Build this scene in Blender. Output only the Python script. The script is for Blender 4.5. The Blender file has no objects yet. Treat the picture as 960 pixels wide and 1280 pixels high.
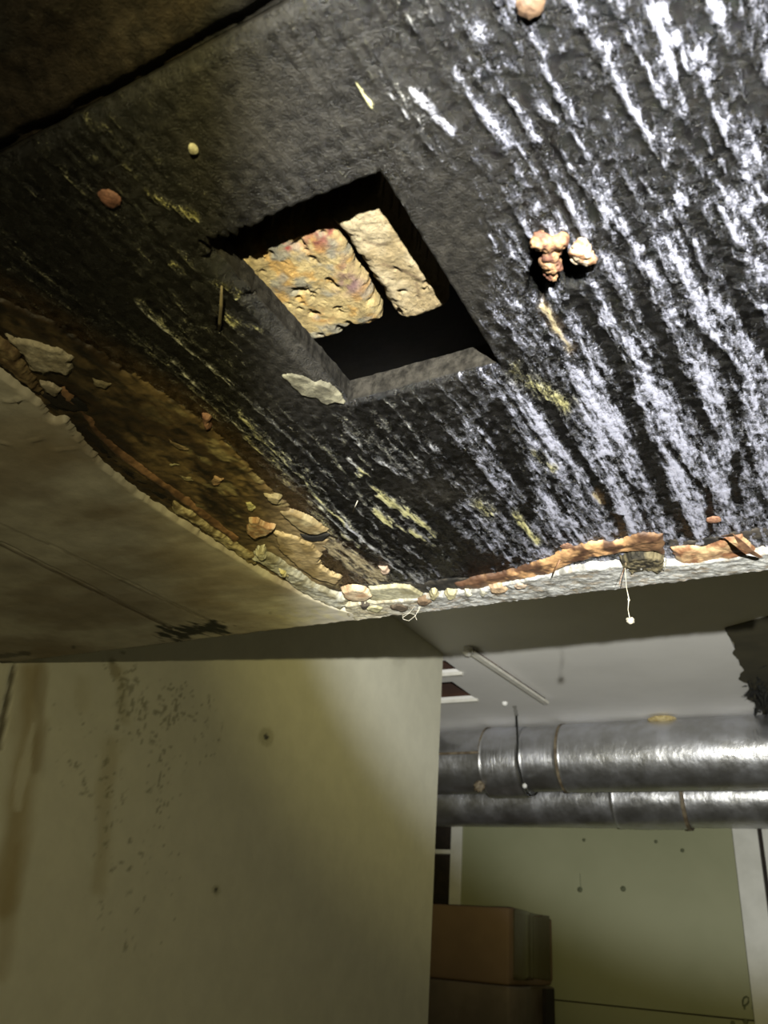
import bpy, bmesh, math, random
import numpy as np
from mathutils import Vector, Matrix

S = bpy.context.scene
COL = S.collection
random.seed(7)
ZC = 1.65                       # camera height above the floor

# ------------------------------------------------------------ camera
F_PX = 1022.6485
PP = (480.0, 640.0)
AX = np.array([[0.88019017, -0.16340164, -0.44560652],     # world X (along the bulkhead) in camera axes (right, down, forward)
               [0.46899247, 0.44360115, 0.76371728],       # world Y (away, towards the far wall)
               [0.07287891, -0.88120254, 0.46708751]])     # world Z (up)
cam = bpy.data.objects.new('camera', bpy.data.cameras.new('camera'))
COL.objects.link(cam)
S.camera = cam
r_, d_, f_ = AX[:, 0], AX[:, 1], AX[:, 2]
cam.matrix_world = Matrix(((r_[0], -d_[0], -f_[0], 0), (r_[1], -d_[1], -f_[1], 0),
                           (r_[2], -d_[2], -f_[2], ZC), (0, 0, 0, 1)))
cam.data.sensor_fit = 'VERTICAL'
cam.data.sensor_height = 24
cam.data.lens = 24 * F_PX / 1280
cam.data.clip_start = 0.01
cam.data.dof.use_dof = True
cam.data.dof.focus_distance = 0.74
cam.data.dof.aperture_fstop = 8.5

# ------------------------------------------------------------ world, lights, exposure
W = bpy.data.worlds.new('world'); S.world = W; W.use_nodes = True
W.node_tree.nodes['Background'].inputs[0].default_value = (1.0, 0.88, 0.40, 1)
W.node_tree.nodes['Background'].inputs[1].default_value = 0.055
S.view_settings.view_transform = 'Standard'
S.view_settings.look = 'None'
S.view_settings.gamma = 1
S.view_settings.exposure = 0.0
S.view_settings.use_curve_mapping = False
LIGHT = (0.225, -0.385, -0.038 + ZC)      # the hand torch, right of and behind the camera

def spot(name, energy, color, size, blend, aim, radius=0.006):
    L = bpy.data.lights.new(name, 'SPOT')
    L.energy = energy; L.color = color; L.spot_size = math.radians(size); L.spot_blend = blend
    L.shadow_soft_size = radius
    o = bpy.data.objects.new(name, L); COL.objects.link(o)
    o.location = LIGHT
    o.rotation_euler = Vector(aim).to_track_quat('-Z', 'Y').to_euler()
    return o
AIM = (-0.12, 0.86, 0.42)
spot('torch_core', 330, (0.90, 0.93, 1.0), 55, 0.30, AIM)
spot('torch_rim', 95, (1.0, 0.88, 0.34), 67, 0.42, AIM)
spot('torch_spill', 29, (1.0, 0.89, 0.50), 150, 0.9, AIM)

# ------------------------------------------------------------ projection helpers (pixel of the photo <-> real plane)
def ray(p):
    c = np.array([p[0] - PP[0], p[1] - PP[1], F_PX])
    return AX @ c
def on_z(p, z):
    r = ray(p); return r * (z / r[2])
def on_y(p, y):
    r = ray(p); return r * (y / r[1])
def on_x(p, x):
    r = ray(p); return r * (x / r[0])
def to_px(P):
    c = P @ AX
    return PP[0] + F_PX * c[..., 0] / c[..., 2], PP[1] + F_PX * c[..., 1] / c[..., 2]

# ------------------------------------------------------------ numpy noise
def _hash(ix, iy, seed):
    n = (ix * 374761393 + iy * 668265263 + seed * 974634777) & 0xffffffff
    n = ((n ^ (n >> 13)) * 1274126177) & 0xffffffff
    return ((n ^ (n >> 16)) & 0xffff) / 65535.0
def vnoise(x, y, seed=0):
    x = np.asarray(x, float); y = np.asarray(y, float)
    ix = np.floor(x).astype(np.int64); iy = np.floor(y).astype(np.int64)
    fx = x - ix; fy = y - iy
    fx = fx * fx * (3 - 2 * fx); fy = fy * fy * (3 - 2 * fy)
    a = _hash(ix, iy, seed); b = _hash(ix + 1, iy, seed)
    c = _hash(ix, iy + 1, seed); d = _hash(ix + 1, iy + 1, seed)
    return (a * (1 - fx) + b * fx) * (1 - fy) + (c * (1 - fx) + d * fx) * fy
def fbm(x, y, seed=0, octv=4, gain=0.5):
    s = 0; a = 1; t = 0
    for k in range(octv):
        s = s + a * vnoise(x * 2 ** k + 17.3 * k, y * 2 ** k - 9.1 * k, seed + k); t += a; a *= gain
    return s / t
def sstep(a, b, x):
    t = np.clip((x - a) / (b - a), 0, 1); return t * t * (3 - 2 * t)
def seg_dist(px, py, x1, y1, x2, y2):
    dx, dy = x2 - x1, y2 - y1
    L = dx * dx + dy * dy + 1e-12
    t = np.clip(((px - x1) * dx + (py - y1) * dy) / L, 0, 1)
    return np.hypot(px - x1 - t * dx, py - y1 - t * dy), t
def poly_sd(px, py, poly):
    """signed distance, positive inside"""
    d = np.full(px.shape, 1e9); ins = np.zeros(px.shape, bool)
    n = len(poly)
    for i in range(n):
        x1, y1 = poly[i]; x2, y2 = poly[(i + 1) % n]
        d = np.minimum(d, seg_dist(px, py, x1, y1, x2, y2)[0])
        if y1 != y2:
            c = ((y1 > py) != (y2 > py)) & (px < (x2 - x1) * (py - y1) / (y2 - y1) + x1)
            ins ^= c
    return np.where(ins, d, -d)

# ------------------------------------------------------------ object helpers
def tag(o, label=None, cat=None, group=None, kind=None):
    if label: o['label'] = label
    if cat: o['category'] = cat
    if group: o['group'] = group
    if kind: o['kind'] = kind
    return o
def link_mesh(name, me, mat, parent=None, smooth=False):
    o = bpy.data.objects.new(name, me); COL.objects.link(o)
    if mat: me.materials.append(mat)
    if parent: o.parent = parent; o.matrix_parent_inverse = Matrix.Translation(-Vector(parent.location))
    if smooth: me.polygons.foreach_set('use_smooth', np.ones(len(me.polygons), bool))
    return o
def empty(name, loc):
    o = bpy.data.objects.new(name, None); COL.objects.link(o); o.location = (loc[0], loc[1], loc[2] + ZC); o.empty_display_size = 0.02
    return o
def from_arrays(name, V, Fq, mat, parent=None, smooth=True, attrs=None):
    V = np.array(V, float).copy(); V[:, 2] += ZC
    me = bpy.data.meshes.new(name)
    me.from_pydata(V.tolist(), [], Fq if isinstance(Fq, list) else Fq.tolist())
    if attrs:
        for k, a in attrs.items():
            at = me.attributes.new(k, 'FLOAT_COLOR', 'POINT')
            buf = np.ones((len(V), 4)); buf[:, :a.shape[1]] = a
            at.data.foreach_set('color', buf.ravel())
    me.update()
    return link_mesh(name, me, mat, parent, smooth)
def bm_obj(name, bm, mat, parent=None, smooth=False):
    bmesh.ops.translate(bm, verts=bm.verts, vec=(0, 0, ZC))
    bmesh.ops.recalc_face_normals(bm, faces=bm.faces)
    me = bpy.data.meshes.new(name); bm.to_mesh(me); bm.free()
    return link_mesh(name, me, mat, parent, smooth)
def box_bm(bm, x0, x1, y0, y1, z0, z1, bev=0):
    r = bmesh.ops.create_cube(bm, size=1)
    for v in r['verts']:
        v.co = Vector((x0 + (v.co.x + .5) * (x1 - x0), y0 + (v.co.y + .5) * (y1 - y0), z0 + (v.co.z + .5) * (z1 - z0)))
    if bev:
        es = {e for v in r['verts'] for e in v.link_edges}
        bmesh.ops.bevel(bm, geom=list(es), offset=bev, segments=2, affect='EDGES', profile=.6)
def box(name, x0, x1, y0, y1, z0, z1, mat, parent=None, bev=0):
    bm = bmesh.new(); box_bm(bm, x0, x1, y0, y1, z0, z1, bev)
    return bm_obj(name, bm, mat, parent)
def tube(name, pts, rad, mat, parent=None, seg=6):
    """pts in camera-relative world coords; rad float or list"""
    P = [Vector(p) for p in pts]; n = len(P)
    if not hasattr(rad, '__len__'): rad = [rad] * n
    V = []; Fs = []
    up = Vector((0.13, 0.21, 0.97))
    for i, p in enumerate(P):
        t = (P[min(i + 1, n - 1)] - P[max(i - 1, 0)]).normalized()
        a = t.cross(up); a = a.normalized() if a.length > 1e-3 else Vector((1, 0, 0)); b = t.cross(a)
        for k in range(seg):
            q = p + (a * math.cos(2 * math.pi * k / seg) + b * math.sin(2 * math.pi * k / seg)) * rad[i]
            V.append(tuple(q))
    for i in range(n - 1):
        for k in range(seg):
            Fs.append([i * seg + k, i * seg + (k + 1) % seg, (i + 1) * seg + (k + 1) % seg, (i + 1) * seg + k])
    Fs.append(list(range(seg))[::-1]); Fs.append([(n - 1) * seg + k for k in range(seg)])
    return from_arrays(name, V, Fs, mat, parent)

# ------------------------------------------------------------ materials
def nt(name):
    m = bpy.data.materials.new(name); m.use_nodes = True
    t = m.node_tree; b = t.nodes['Principled BSDF']
    return m, t, b
class N:
    """small node-graph helper"""
    def __init__(s, t): s.t = t
    def n(s, k, **kw):
        x = s.t.nodes.new(k)
        for a, v in kw.items(): setattr(x, a, v)
        return x
    def put(s, v, sock):
        if isinstance(v, bpy.types.NodeSocket): s.t.links.new(v, sock)
        elif isinstance(v, (tuple, list)) and len(v) == 3 and sock.type == 'RGBA': sock.default_value = (*v, 1)
        else: sock.default_value = v
    def math(s, op, a, b=0.0, c=None, clamp=False):
        x = s.n('ShaderNodeMath', operation=op, use_clamp=clamp)
        s.put(a, x.inputs[0]); s.put(b, x.inputs[1])
        if c is not None: s.put(c, x.inputs[2])
        return x.outputs[0]
    def mix(s, f, a, b, mode='MIX'):
        x = s.n('ShaderNodeMix', data_type='RGBA', blend_type=mode)
        s.put(f, x.inputs[0]); s.put(a, x.inputs[6]); s.put(b, x.inputs[7]); return x.outputs[2]
    def ramp(s, v, a, b, smooth=True):
        x = s.n('ShaderNodeMapRange', interpolation_type='SMOOTHSTEP' if smooth else 'LINEAR')
        s.put(v, x.inputs[0]); s.put(a, x.inputs[1]); s.put(b, x.inputs[2]); return x.outputs[0]
    def coord(s, scale=(1, 1, 1)):
        c = s.n('ShaderNodeTexCoord'); m = s.n('ShaderNodeMapping'); m.inputs['Scale'].default_value = scale
        s.t.links.new(c.outputs['Object'], m.inputs[0]); return m.outputs[0]
    def noise(s, vec, scale, detail=4, rough=.55, dist=0):
        x = s.n('ShaderNodeTexNoise'); s.t.links.new(vec, x.inputs['Vector'])
        x.inputs['Scale'].default_value = scale; x.inputs['Detail'].default_value = detail
        x.inputs['Roughness'].default_value = rough; x.inputs['Distortion'].default_value = dist
        return x.outputs[0]
    def voro(s, vec, scale, feature='F1'):
        x = s.n('ShaderNodeTexVoronoi', feature=feature); s.t.links.new(vec, x.inputs['Vector'])
        x.inputs['Scale'].default_value = scale; return x.outputs[0]
    def bump(s, h, dist, strength=1.0, normal=None):
        x = s.n('ShaderNodeBump'); s.put(h, x.inputs['Height']); x.inputs['Distance'].default_value = dist
        x.inputs['Strength'].default_value = strength
        if normal: s.t.links.new(normal, x.inputs['Normal'])
        return x.outputs[0]
    def attr(s, name):
        a = s.n('ShaderNodeAttribute', attribute_name=name)
        q = s.n('ShaderNodeSeparateColor'); s.t.links.new(a.outputs['Color'], q.inputs[0])
        return a.outputs['Color'], q.outputs[0], q.outputs[1], q.outputs[2]
def simple(name, c1, c2, scale=20, rough=.7, bump=.0005, metal=0, detail=5, stretch=(1, 1, 1), spec=.5, lo=.3, hi=.7):
    m, t, b = nt(name); g = N(t); v = g.coord(stretch)
    a = g.noise(v, scale, detail)
    g.put(g.mix(g.ramp(a, lo, hi), c1, c2), b.inputs['Base Color'])
    b.inputs['Roughness'].default_value = rough; b.inputs['Metallic'].default_value = metal
    b.inputs['Specular IOR Level'].default_value = spec
    if bump:
        g.put(g.bump(g.noise(v, scale * 2.3, 6, .65), bump), b.inputs['Normal'])
    return m

def mat_board():
    m, t, b = nt('moldy_board'); g = N(t)
    _, Wf, Yf, Gf = g.attr('A'); _, Br, Wet, PitShade = g.attr('B')
    v = g.coord((1, .28, 1)); vi = g.coord()
    n1 = g.noise(v, 420, 4, .65, .3); n2 = g.noise(vi, 700, 4, .7); n3 = g.noise(vi, 150, 4, .6)
    vg = g.coord((1, .5, 1)); grain = g.noise(vg, 1500, 3, .7)
    f = g.math('ADD', Wf, g.math('MULTIPLY', g.math('SUBTRACT', n1, .5), .70))
    f = g.math('ADD', f, g.math('MULTIPLY', g.math('SUBTRACT', n2, .5), 1.0))
    f = g.math('ADD', f, g.math('MULTIPLY', g.math('SUBTRACT', grain, .5), .7))
    f = g.math('ADD', f, g.math('MULTIPLY', g.math('SUBTRACT', n3, .5), .45))
    vs1 = g.voro(vi, 330); vs2 = g.voro(vi, 800)
    glint = g.math('MAXIMUM', g.ramp(vs1, .20, .10), g.math('MULTIPLY', g.ramp(vs2, .22, .12), .7))
    glint = g.math('MULTIPLY', g.math('MULTIPLY', glint, Wet), g.ramp(g.math('ADD', Wf, n3), .70, 1.0))  # white dots in the colour imitate glints on the wet surface
    mask = g.math('MAXIMUM', g.ramp(f, .39, .76), glint)
    f = g.math('ADD', f, g.math('MULTIPLY', glint, .5))
    tone = g.ramp(g.math('ADD', f, g.math('MULTIPLY', g.math('SUBTRACT', n1, .5), 1.2)), .45, 1.15)
    dark = g.mix(Gf, (.0012, .0012, .0013), (.030, .027, .022))
    dark = g.mix(Br, dark, (.020, .0125, .006))
    dark = g.mix(1.0, dark, g.mix(g.ramp(n3, .25, .75), (.35, .35, .35), (1.7, 1.7, 1.7)), 'MULTIPLY')
    wh = g.mix(tone, (.050, .052, .066), (.26, .265, .33))
    ye = g.mix(tone, (.060, .055, .018), (.34, .32, .16))
    tn = g.mix(tone, (.060, .044, .024), (.24, .20, .12))
    lite = g.mix(Yf, wh, ye); lite = g.mix(Br, lite, tn)
    g.put(g.mix(PitShade, g.mix(mask, dark, lite), (.0003, .0003, .0003)), b.inputs['Base Color'])  # pits painted black for the shade inside them
    r0 = g.mix(g.ramp(n3, .3, .7), (.16,) * 3, (.36,) * 3)
    r0 = g.mix(Wet, (.8,) * 3, r0)
    g.put(g.mix(mask, r0, (.5,) * 3), b.inputs['Roughness'])
    g.put(g.math('MULTIPLY', g.math('MULTIPLY_ADD', Wet, .22, .04), g.math('SUBTRACT', 1.0, PitShade, clamp=True)), b.inputs['Specular IOR Level'])
    h = g.math('ADD', g.math('MULTIPLY', mask, .6), g.math('MULTIPLY', n2, .7))
    h = g.math('ADD', h, n3)
    h = g.math('ADD', h, g.math('MULTIPLY', grain, .35))
    g.put(g.bump(h, .0014, 1.0), b.inputs['Normal'])
    return m

def mat_layer(name, rough=.8, bump=.0006, scale=160, spec=.3, amp=.35, gain=1.0):
    """colour comes from the vertex attribute Col (the thing's own stains), broken up by fine noise"""
    m, t, b = nt(name); g = N(t); c, *_ = g.attr('Col'); v = g.coord()
    a = g.noise(v, scale, 6, .65); a2 = g.noise(v, scale * 5, 4, .6)
    k = g.mix(g.ramp(a, .25, .75), tuple(gain * (1 - amp) for _ in range(3)), tuple(gain * (1 + amp) for _ in range(3)))
    g.put(g.mix(1.0, c, k, 'MULTIPLY'), b.inputs['Base Color'])
    b.inputs['Roughness'].default_value = rough; b.inputs['Specular IOR Level'].default_value = spec
    if bump: g.put(g.bump(g.math('ADD', a, g.math('MULTIPLY', a2, .4)), bump), b.inputs['Normal'])
    return m

M = {}
M['board'] = mat_board()
M['plaster'] = mat_layer('stained_plaster', .62, .0004, 45, .4, .13, .62)
M['wall'] = mat_layer('painted_wall', .5, .0003, 18, .35, .05)
M['crust'] = mat_layer('torn_plaster_edge', .8, .0011, 190, .3, .3, .42)
M['paper'] = mat_layer('water_stained_paper', .55, .0007, 120, .35, .35, .50)
M['rock'] = mat_layer('rough_block', .85, .0013, 420, .2, .25, .24)
M['rust'] = mat_layer('rust_lump', .6, .0009, 380, .4, .4, .34)
M['dark_wood'] = simple('cavity_wood', (.010, .007, .005), (.022, .015, .010), 18, .9, .001)
M['ceil'] = simple('ceiling_paint', (.78, .77, .76), (.86, .85, .84), 3, .75, .0002)
M['ceil_shade'] = simple('shaded_ceiling_olive', (.038, .033, .015), (.060, .052, .026), 9, .8, .0005)  # olive tone of the ceiling in shadow, put into the colour
M['white_strip'] = simple('white_strip', (.66, .64, .58), (.78, .77, .72), 25, .6, .0004)
M['trim'] = simple('white_trim_paint', (.52, .52, .48), (.60, .60, .56), 12, .6, .0003)
M['joist'] = simple('old_joist_wood', (.025, .010, .006), (.07, .028, .014), 14, .85, .001, stretch=(.2, 1, 1))
M['card'] = simple('cardboard', (.135, .085, .048), (.165, .105, .060), 6, .75, .0002)
M['card2'] = simple('grey_cardboard', (.10, .078, .055), (.15, .115, .08), 8, .75, .0002)
M['floor'] = simple('concrete_floor', (.20, .19, .17), (.30, .28, .25), 4, .8, .001)
M['black'] = simple('black_mold_tuft', (.004, .004, .004), (.016, .016, .012), 60, .95, .001)
M['fiber'] = simple('pale_fiber', (.24, .22, .17), (.36, .34, .28), 90, .7, 0)
M['twig'] = simple('dry_splinter', (.04, .03, .015), (.10, .08, .04), 90, .8, .0002)
M['bent'] = simple('bent_brown_strip', (.06, .03, .018), (.20, .11, .06), 60, .5, .0003)
M['seam'] = simple('duct_sealant', (.09, .065, .04), (.22, .18, .12), 40, .6, .002)
M['tuft'] = simple('yellowed_insulation', (.40, .30, .12), (.62, .52, .28), 70, .9, .003)
M['bead'] = simple('white_bead', (.7, .7, .68), (.9, .9, .9), 40, .3, 0)
def mat_foil(name, sx):
    m, t, b = nt(name); g = N(t); v = g.coord((1, 1, 1)); vs = g.coord(sx)
    a = g.noise(v, 9, 5, .6); w = g.noise(vs, 45, 4, .65, .4)
    g.put(g.mix(g.ramp(a, .3, .7), (.44, .44, .44), (.62, .63, .68)), b.inputs['Base Color'])
    b.inputs['Metallic'].default_value = .92
    g.put(g.mix(g.ramp(a, .3, .75), (.30,) * 3, (.46,) * 3), b.inputs['Roughness'])
    g.put(g.bump(g.math('ADD', g.math('MULTIPLY', a, 1.0), g.math('MULTIPLY', w, .5)), .006, .6), b.inputs['Normal'])
    return m
M['foil'] = mat_foil('duct_foil', (1, .5, .5))
M['sleeve'] = mat_foil('duct_sleeve_foil', (3.0, .12, .12))
def mat_tape():
    m, t, b = nt('glossy_packing_tape'); g = N(t); v = g.coord((1, 1, 1))
    b.inputs['Base Color'].default_value = (.055, .042, .018, 1); b.inputs['Roughness'].default_value = .18
    b.inputs['Specular IOR Level'].default_value = .8
    g.put(g.bump(g.noise(v, 22, 3), .003), b.inputs['Normal'])
    return m
M['tape'] = mat_tape()
def mat_green():
    m, t, b = nt('pale_green_wall'); g = N(t); v = g.coord()
    a = g.noise(v, 1.7, 4); c = g.mix(g.ramp(a, .3, .7), (.22, .23, .13), (.27, .275, .165))
    g.put(c, b.inputs['Base Color']); b.inputs['Roughness'].default_value = .65
    return m
M['green'] = mat_green()

HC = 0.896      # upper ceiling above the camera
H = 0.350       # underside of the bulkhead's plaster
HB = 0.358      # underside of the mouldy board
YE = 0.801      # far edge of the bulkhead
XW = -1.150     # left wall

# ============================================================ SETTING
# floor
o = box('floor', -3.3, 1.7, -1.2, 4.4, -ZC - .05, -ZC, M['floor']); tag(o, kind='structure')

# left wall, a fine grid so that its water stains sit in the paint
def wall_left():
    ys = np.concatenate([np.linspace(-1.2, .80, 12)[:-1], np.linspace(.80, 2.449, 330)])
    zs = np.concatenate([np.linspace(-ZC, -.25, 10)[:-1], np.linspace(-.25, HC, 230)])
    Y, Z = np.meshgrid(ys, zs, indexing='ij')
    P = np.stack([np.full(Y.shape, XW), Y, Z], -1)
    u, v = to_px(P)
    vis = (Y > .8) & (Z > -.25)
    col = np.zeros(Y.shape + (3,)); base = np.array([.60, .585, .475])
    col[:] = base * (1 + .06 * (fbm(Y * 3, Z * 3, 3) - .5))[..., None]
    def stain(pts, w, c, k, sd):
        d = np.full(Y.shape, 1e9)
        for (a, b) in zip(pts[:-1], pts[1:]):
            d = np.minimum(d, seg_dist(u, v, *a, *b)[0])
        d = d + 22 * (fbm(Y * 26, Z * 10, sd) - .5)
        m = sstep(w * 1.25, w * .1, d) * k * vis
        col[:] = col * (1 - m[..., None]) + np.array(c) * m[..., None]
    brown = (.32, .25, .12)
    stain([(38, 840), (34, 930), (18, 1040), (2, 1130)], 22, brown, .75, 11)
    stain([(50, 835), (52, 900), (46, 960)], 9, (.25, .19, .09), .5, 12)
    stain([(20, 1060), (0, 1220)], 16, brown, .45, 13)
    stain([(42, 905), (30, 960), (22, 1010)], 5, (.62, .60, .48), .7, 14)
    stain([(134, 815), (142, 840)], 4, (.26, .22, .12), .7, 15)
    stain([(150, 840), (155, 900)], 9, (.40, .36, .22), .5, 16)
    stain([(140, 930), (130, 1020), (122, 1110)], 13, (.42, .37, .22), .55, 17)
    stain([(100, 850), (102, 880)], 14, (.48, .44, .30), .4, 18)
    # mould specks
    sp = vnoise(Y * 190, Z * 190, 40) * .6 + vnoise(Y * 90, Z * 90, 41) * .4
    den = np.zeros(Y.shape)
    for (cx, cy, rx, ry, k) in [(155, 870, 22, 45, .9), (205, 890, 48, 34, .8), (130, 990, 22, 70, .55), (195, 960, 25, 60, .45),
                               (85, 930, 30, 40, .35), (165, 1090, 50, 90, .25), (240, 900, 30, 45, .4)]:
        den = np.maximum(den, k * np.exp(-((u - cx) / rx) ** 2 - ((v - cy) / ry) ** 2))
    m = sstep(.76 - .30 * den, .92 - .30 * den, sp) * (den > .05) * vis * .62
    col[:] = col * (1 - m[..., None]) + np.array([.16, .15, .09]) * m[..., None]
    # two small holes with a ring
    for (cx, cy, r) in [(333, 921, 9), (270, 1113, 5)]:
        d = np.hypot(u - cx, (v - cy) * .8) + 2 * (vnoise(Y * 150, Z * 150, 5) - .5)
        for rr, c, k in [(r * 1.3, (.33, .31, .19), .6), (r * .45, (.03, .03, .02), .95)]:
            mm = sstep(rr, rr * .6, d) * k * vis
            col[:] = col * (1 - mm[..., None]) + np.array(c) * mm[..., None]
    # cracked corner seam behind the bulkhead edge
    d, _ = seg_dist(u, v, 18, 832, -2, 935)
    d = d + 3 * (vnoise(Y * 60, Z * 60, 6) - .5)
    mm = sstep(4.5, 1.5, d) * .85 * vis
    col[:] = col * (1 - mm[..., None]) + np.array([.07, .055, .03]) * mm[..., None]
    P[..., 0] -= .004 * mm
    P[..., 0] += (.0015 * (fbm(Y * 5, Z * 5, 9) - .5)) * vis
    ni, nj = Y.shape
    idx = np.arange(ni * nj).reshape(ni, nj)
    Fq = np.stack([idx[:-1, :-1], idx[1:, :-1], idx[1:, 1:], idx[:-1, 1:]], -1).reshape(-1, 4)
    V = P.reshape(-1, 3)
    # back sheet, end face, giving the wall a thickness of 10 cm
    n0 = len(V)
    V = np.vstack([V, [[XW, 2.449, -ZC], [XW, 2.449, HC], [XW - .1, 2.449, -ZC], [XW - .1, 2.449, HC], [XW - .1, -1.2, -ZC], [XW - .1, -1.2, HC]]])
    Fs = Fq.tolist() + [[n0, n0 + 2, n0 + 3, n0 + 1], [n0 + 2, n0 + 4, n0 + 5, n0 + 3]]
    C = np.vstack([col.reshape(-1, 3), np.tile(base, (6, 1))])
    o = from_arrays('wall_left', V, Fs, M['wall'], attrs={'Col': C})
    tag(o, 'pale water-stained painted wall with mould specks', kind='structure')
    # flat-shade is unnecessary; keep the end face crisp
    return o
wall_left()

# upper ceiling with two cut openings beyond the wall
XR = -0.245
def upper_ceiling():
    root = empty('ceiling', (0, 1.5, HC)); tag(root, 'flat white upper ceiling beyond the bulkhead', kind='structure')
    T = .015
    op = [(-1.50, -1.173, 2.52, 2.66), (-1.50, -1.253, 2.76, 3.00)]      # x0,x1,y0,y1
    xs = sorted({-3.3, -1.50, -1.253, -1.173, XR}); ys = sorted({-1.2, 2.52, 2.66, 2.76, 3.00, 4.4})
    bm = bmesh.new()
    for i in range(len(xs) - 1):
        for j in range(len(ys) - 1):
            cx, cy = (xs[i] + xs[i + 1]) / 2, (ys[j] + ys[j + 1]) / 2
            if any(a < cx < b and c < cy < d for a, b, c, d in op): continue
            box_bm(bm, xs[i], xs[i + 1], ys[j], ys[j + 1], HC, HC + T)
    box_bm(bm, XR, 1.7, -1.2, 2.454, HC, HC + T)
    bm_obj('plasterboard', bm, M['ceil'], root)
    # added ragged board, its dark olive standing in for shade beside the pale patch
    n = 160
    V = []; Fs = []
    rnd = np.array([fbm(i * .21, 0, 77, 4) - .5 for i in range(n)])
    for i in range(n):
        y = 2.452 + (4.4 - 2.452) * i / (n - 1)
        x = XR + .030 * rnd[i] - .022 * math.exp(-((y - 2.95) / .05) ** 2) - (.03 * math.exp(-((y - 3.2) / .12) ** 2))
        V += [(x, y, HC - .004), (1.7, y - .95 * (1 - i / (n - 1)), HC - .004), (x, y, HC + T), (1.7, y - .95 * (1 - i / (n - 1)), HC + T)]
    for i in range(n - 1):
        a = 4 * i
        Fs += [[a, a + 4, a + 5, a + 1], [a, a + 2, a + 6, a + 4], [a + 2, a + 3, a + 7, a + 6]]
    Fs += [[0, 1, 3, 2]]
    o = from_arrays('shade_board', V, Fs, M['ceil_shade'], root, smooth=False); tag(o, 'added ragged ceiling board coloured olive like ceiling in shade')
    # black mould fringe on that edge
    bm = bmesh.new(); rr = random.Random(4)
    for k in range(230):
        y = rr.gauss(3.19, .12); x = XR + rr.uniform(-.015, .10)
        l = rr.uniform(.015, .05); w = rr.uniform(.004, .012)
        d = Vector((rr.uniform(-1, .4), rr.uniform(-1, 1), rr.uniform(-.8, -.1))).normalized() * l
        s = Vector((rr.uniform(-1, 1), rr.uniform(-1, 1), 0)).normalized() * w
        p = Vector((x, y, HC - .003))
        q = [bm.verts.new(p - s), bm.verts.new(p + s), bm.verts.new(p + d), bm.verts.new(p + Vector((0, 0, .004)))]
        bm.faces.new((q[0], q[1], q[2])); bm.faces.new((q[1], q[3], q[2])); bm.faces.new((q[3], q[0], q[2]))
    o = bm_obj('mould_fringe', bm, M['black'], root); o['kind'] = 'stuff'; o['label'] = 'black frayed mould on the ragged board edge'
    # frames and timber seen in the openings
    for (a, b, c, d) in op:
        box('opening_frame', a, b + .004, d - .004, d + .012, HC - .010, HC + .002, M['white_strip'], root)
        box('lining_board', a, b + .01, d + .004, d + .02, HC + .015, HC + .14, M['joist'], root)
        box('lining_board', b, b + .02, c, d, HC + .015, HC + .14, M['joist'], root)
    box('joist', -1.6, -1.10, 2.30, 3.2, HC + .14, HC + .16, M['dark_wood'], root)
    box('joist', -1.6, -1.10, 2.69, 2.74, HC + .015, HC + .14, M['joist'], root)
    box('joist', -1.6, -1.10, 2.46, 2.50, HC + .015, HC + .14, M['joist'], root)
    # faint mould smear lines on the ceiling face
    for pts, w in [([(643, 882), (646, 896)], .007)]:
        P = []
        for a, b in zip(pts[:-1], pts[1:]):
            for k in range(10):
                t = k / 10; P.append((a[0] + (b[0] - a[0]) * t, a[1] + (b[1] - a[1]) * t))
        q = [on_z(p, HC) for p in P]
        V = []; Fs = []
        for i, c in enumerate(q):
            ww = w * (.5 + vnoise(np.array(i * .7), np.array(1.), 6))
            V += [(c[0] - ww, c[1], HC - .0008), (c[0] + ww, c[1], HC - .0008)]
        for i in range(len(q) - 1): Fs.append([2 * i, 2 * i + 1, 2 * i + 3, 2 * i + 2])
        from_arrays('mould_line', V, Fs, simple('grey_smear', (.36, .35, .33), (.50, .49, .47), 50, .9, 0), root, smooth=False)
    # a white screw cap
    c = on_z((631, 878), HC)
    bm = bmesh.new(); bmesh.ops.create_uvsphere(bm, u_segments=12, v_segments=8, radius=.012, matrix=Matrix.Translation((c[0], c[1], HC - .004)))
    bm_obj('screw_cap', bm, M['bead'], root, True)
upper_ceiling()

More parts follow.
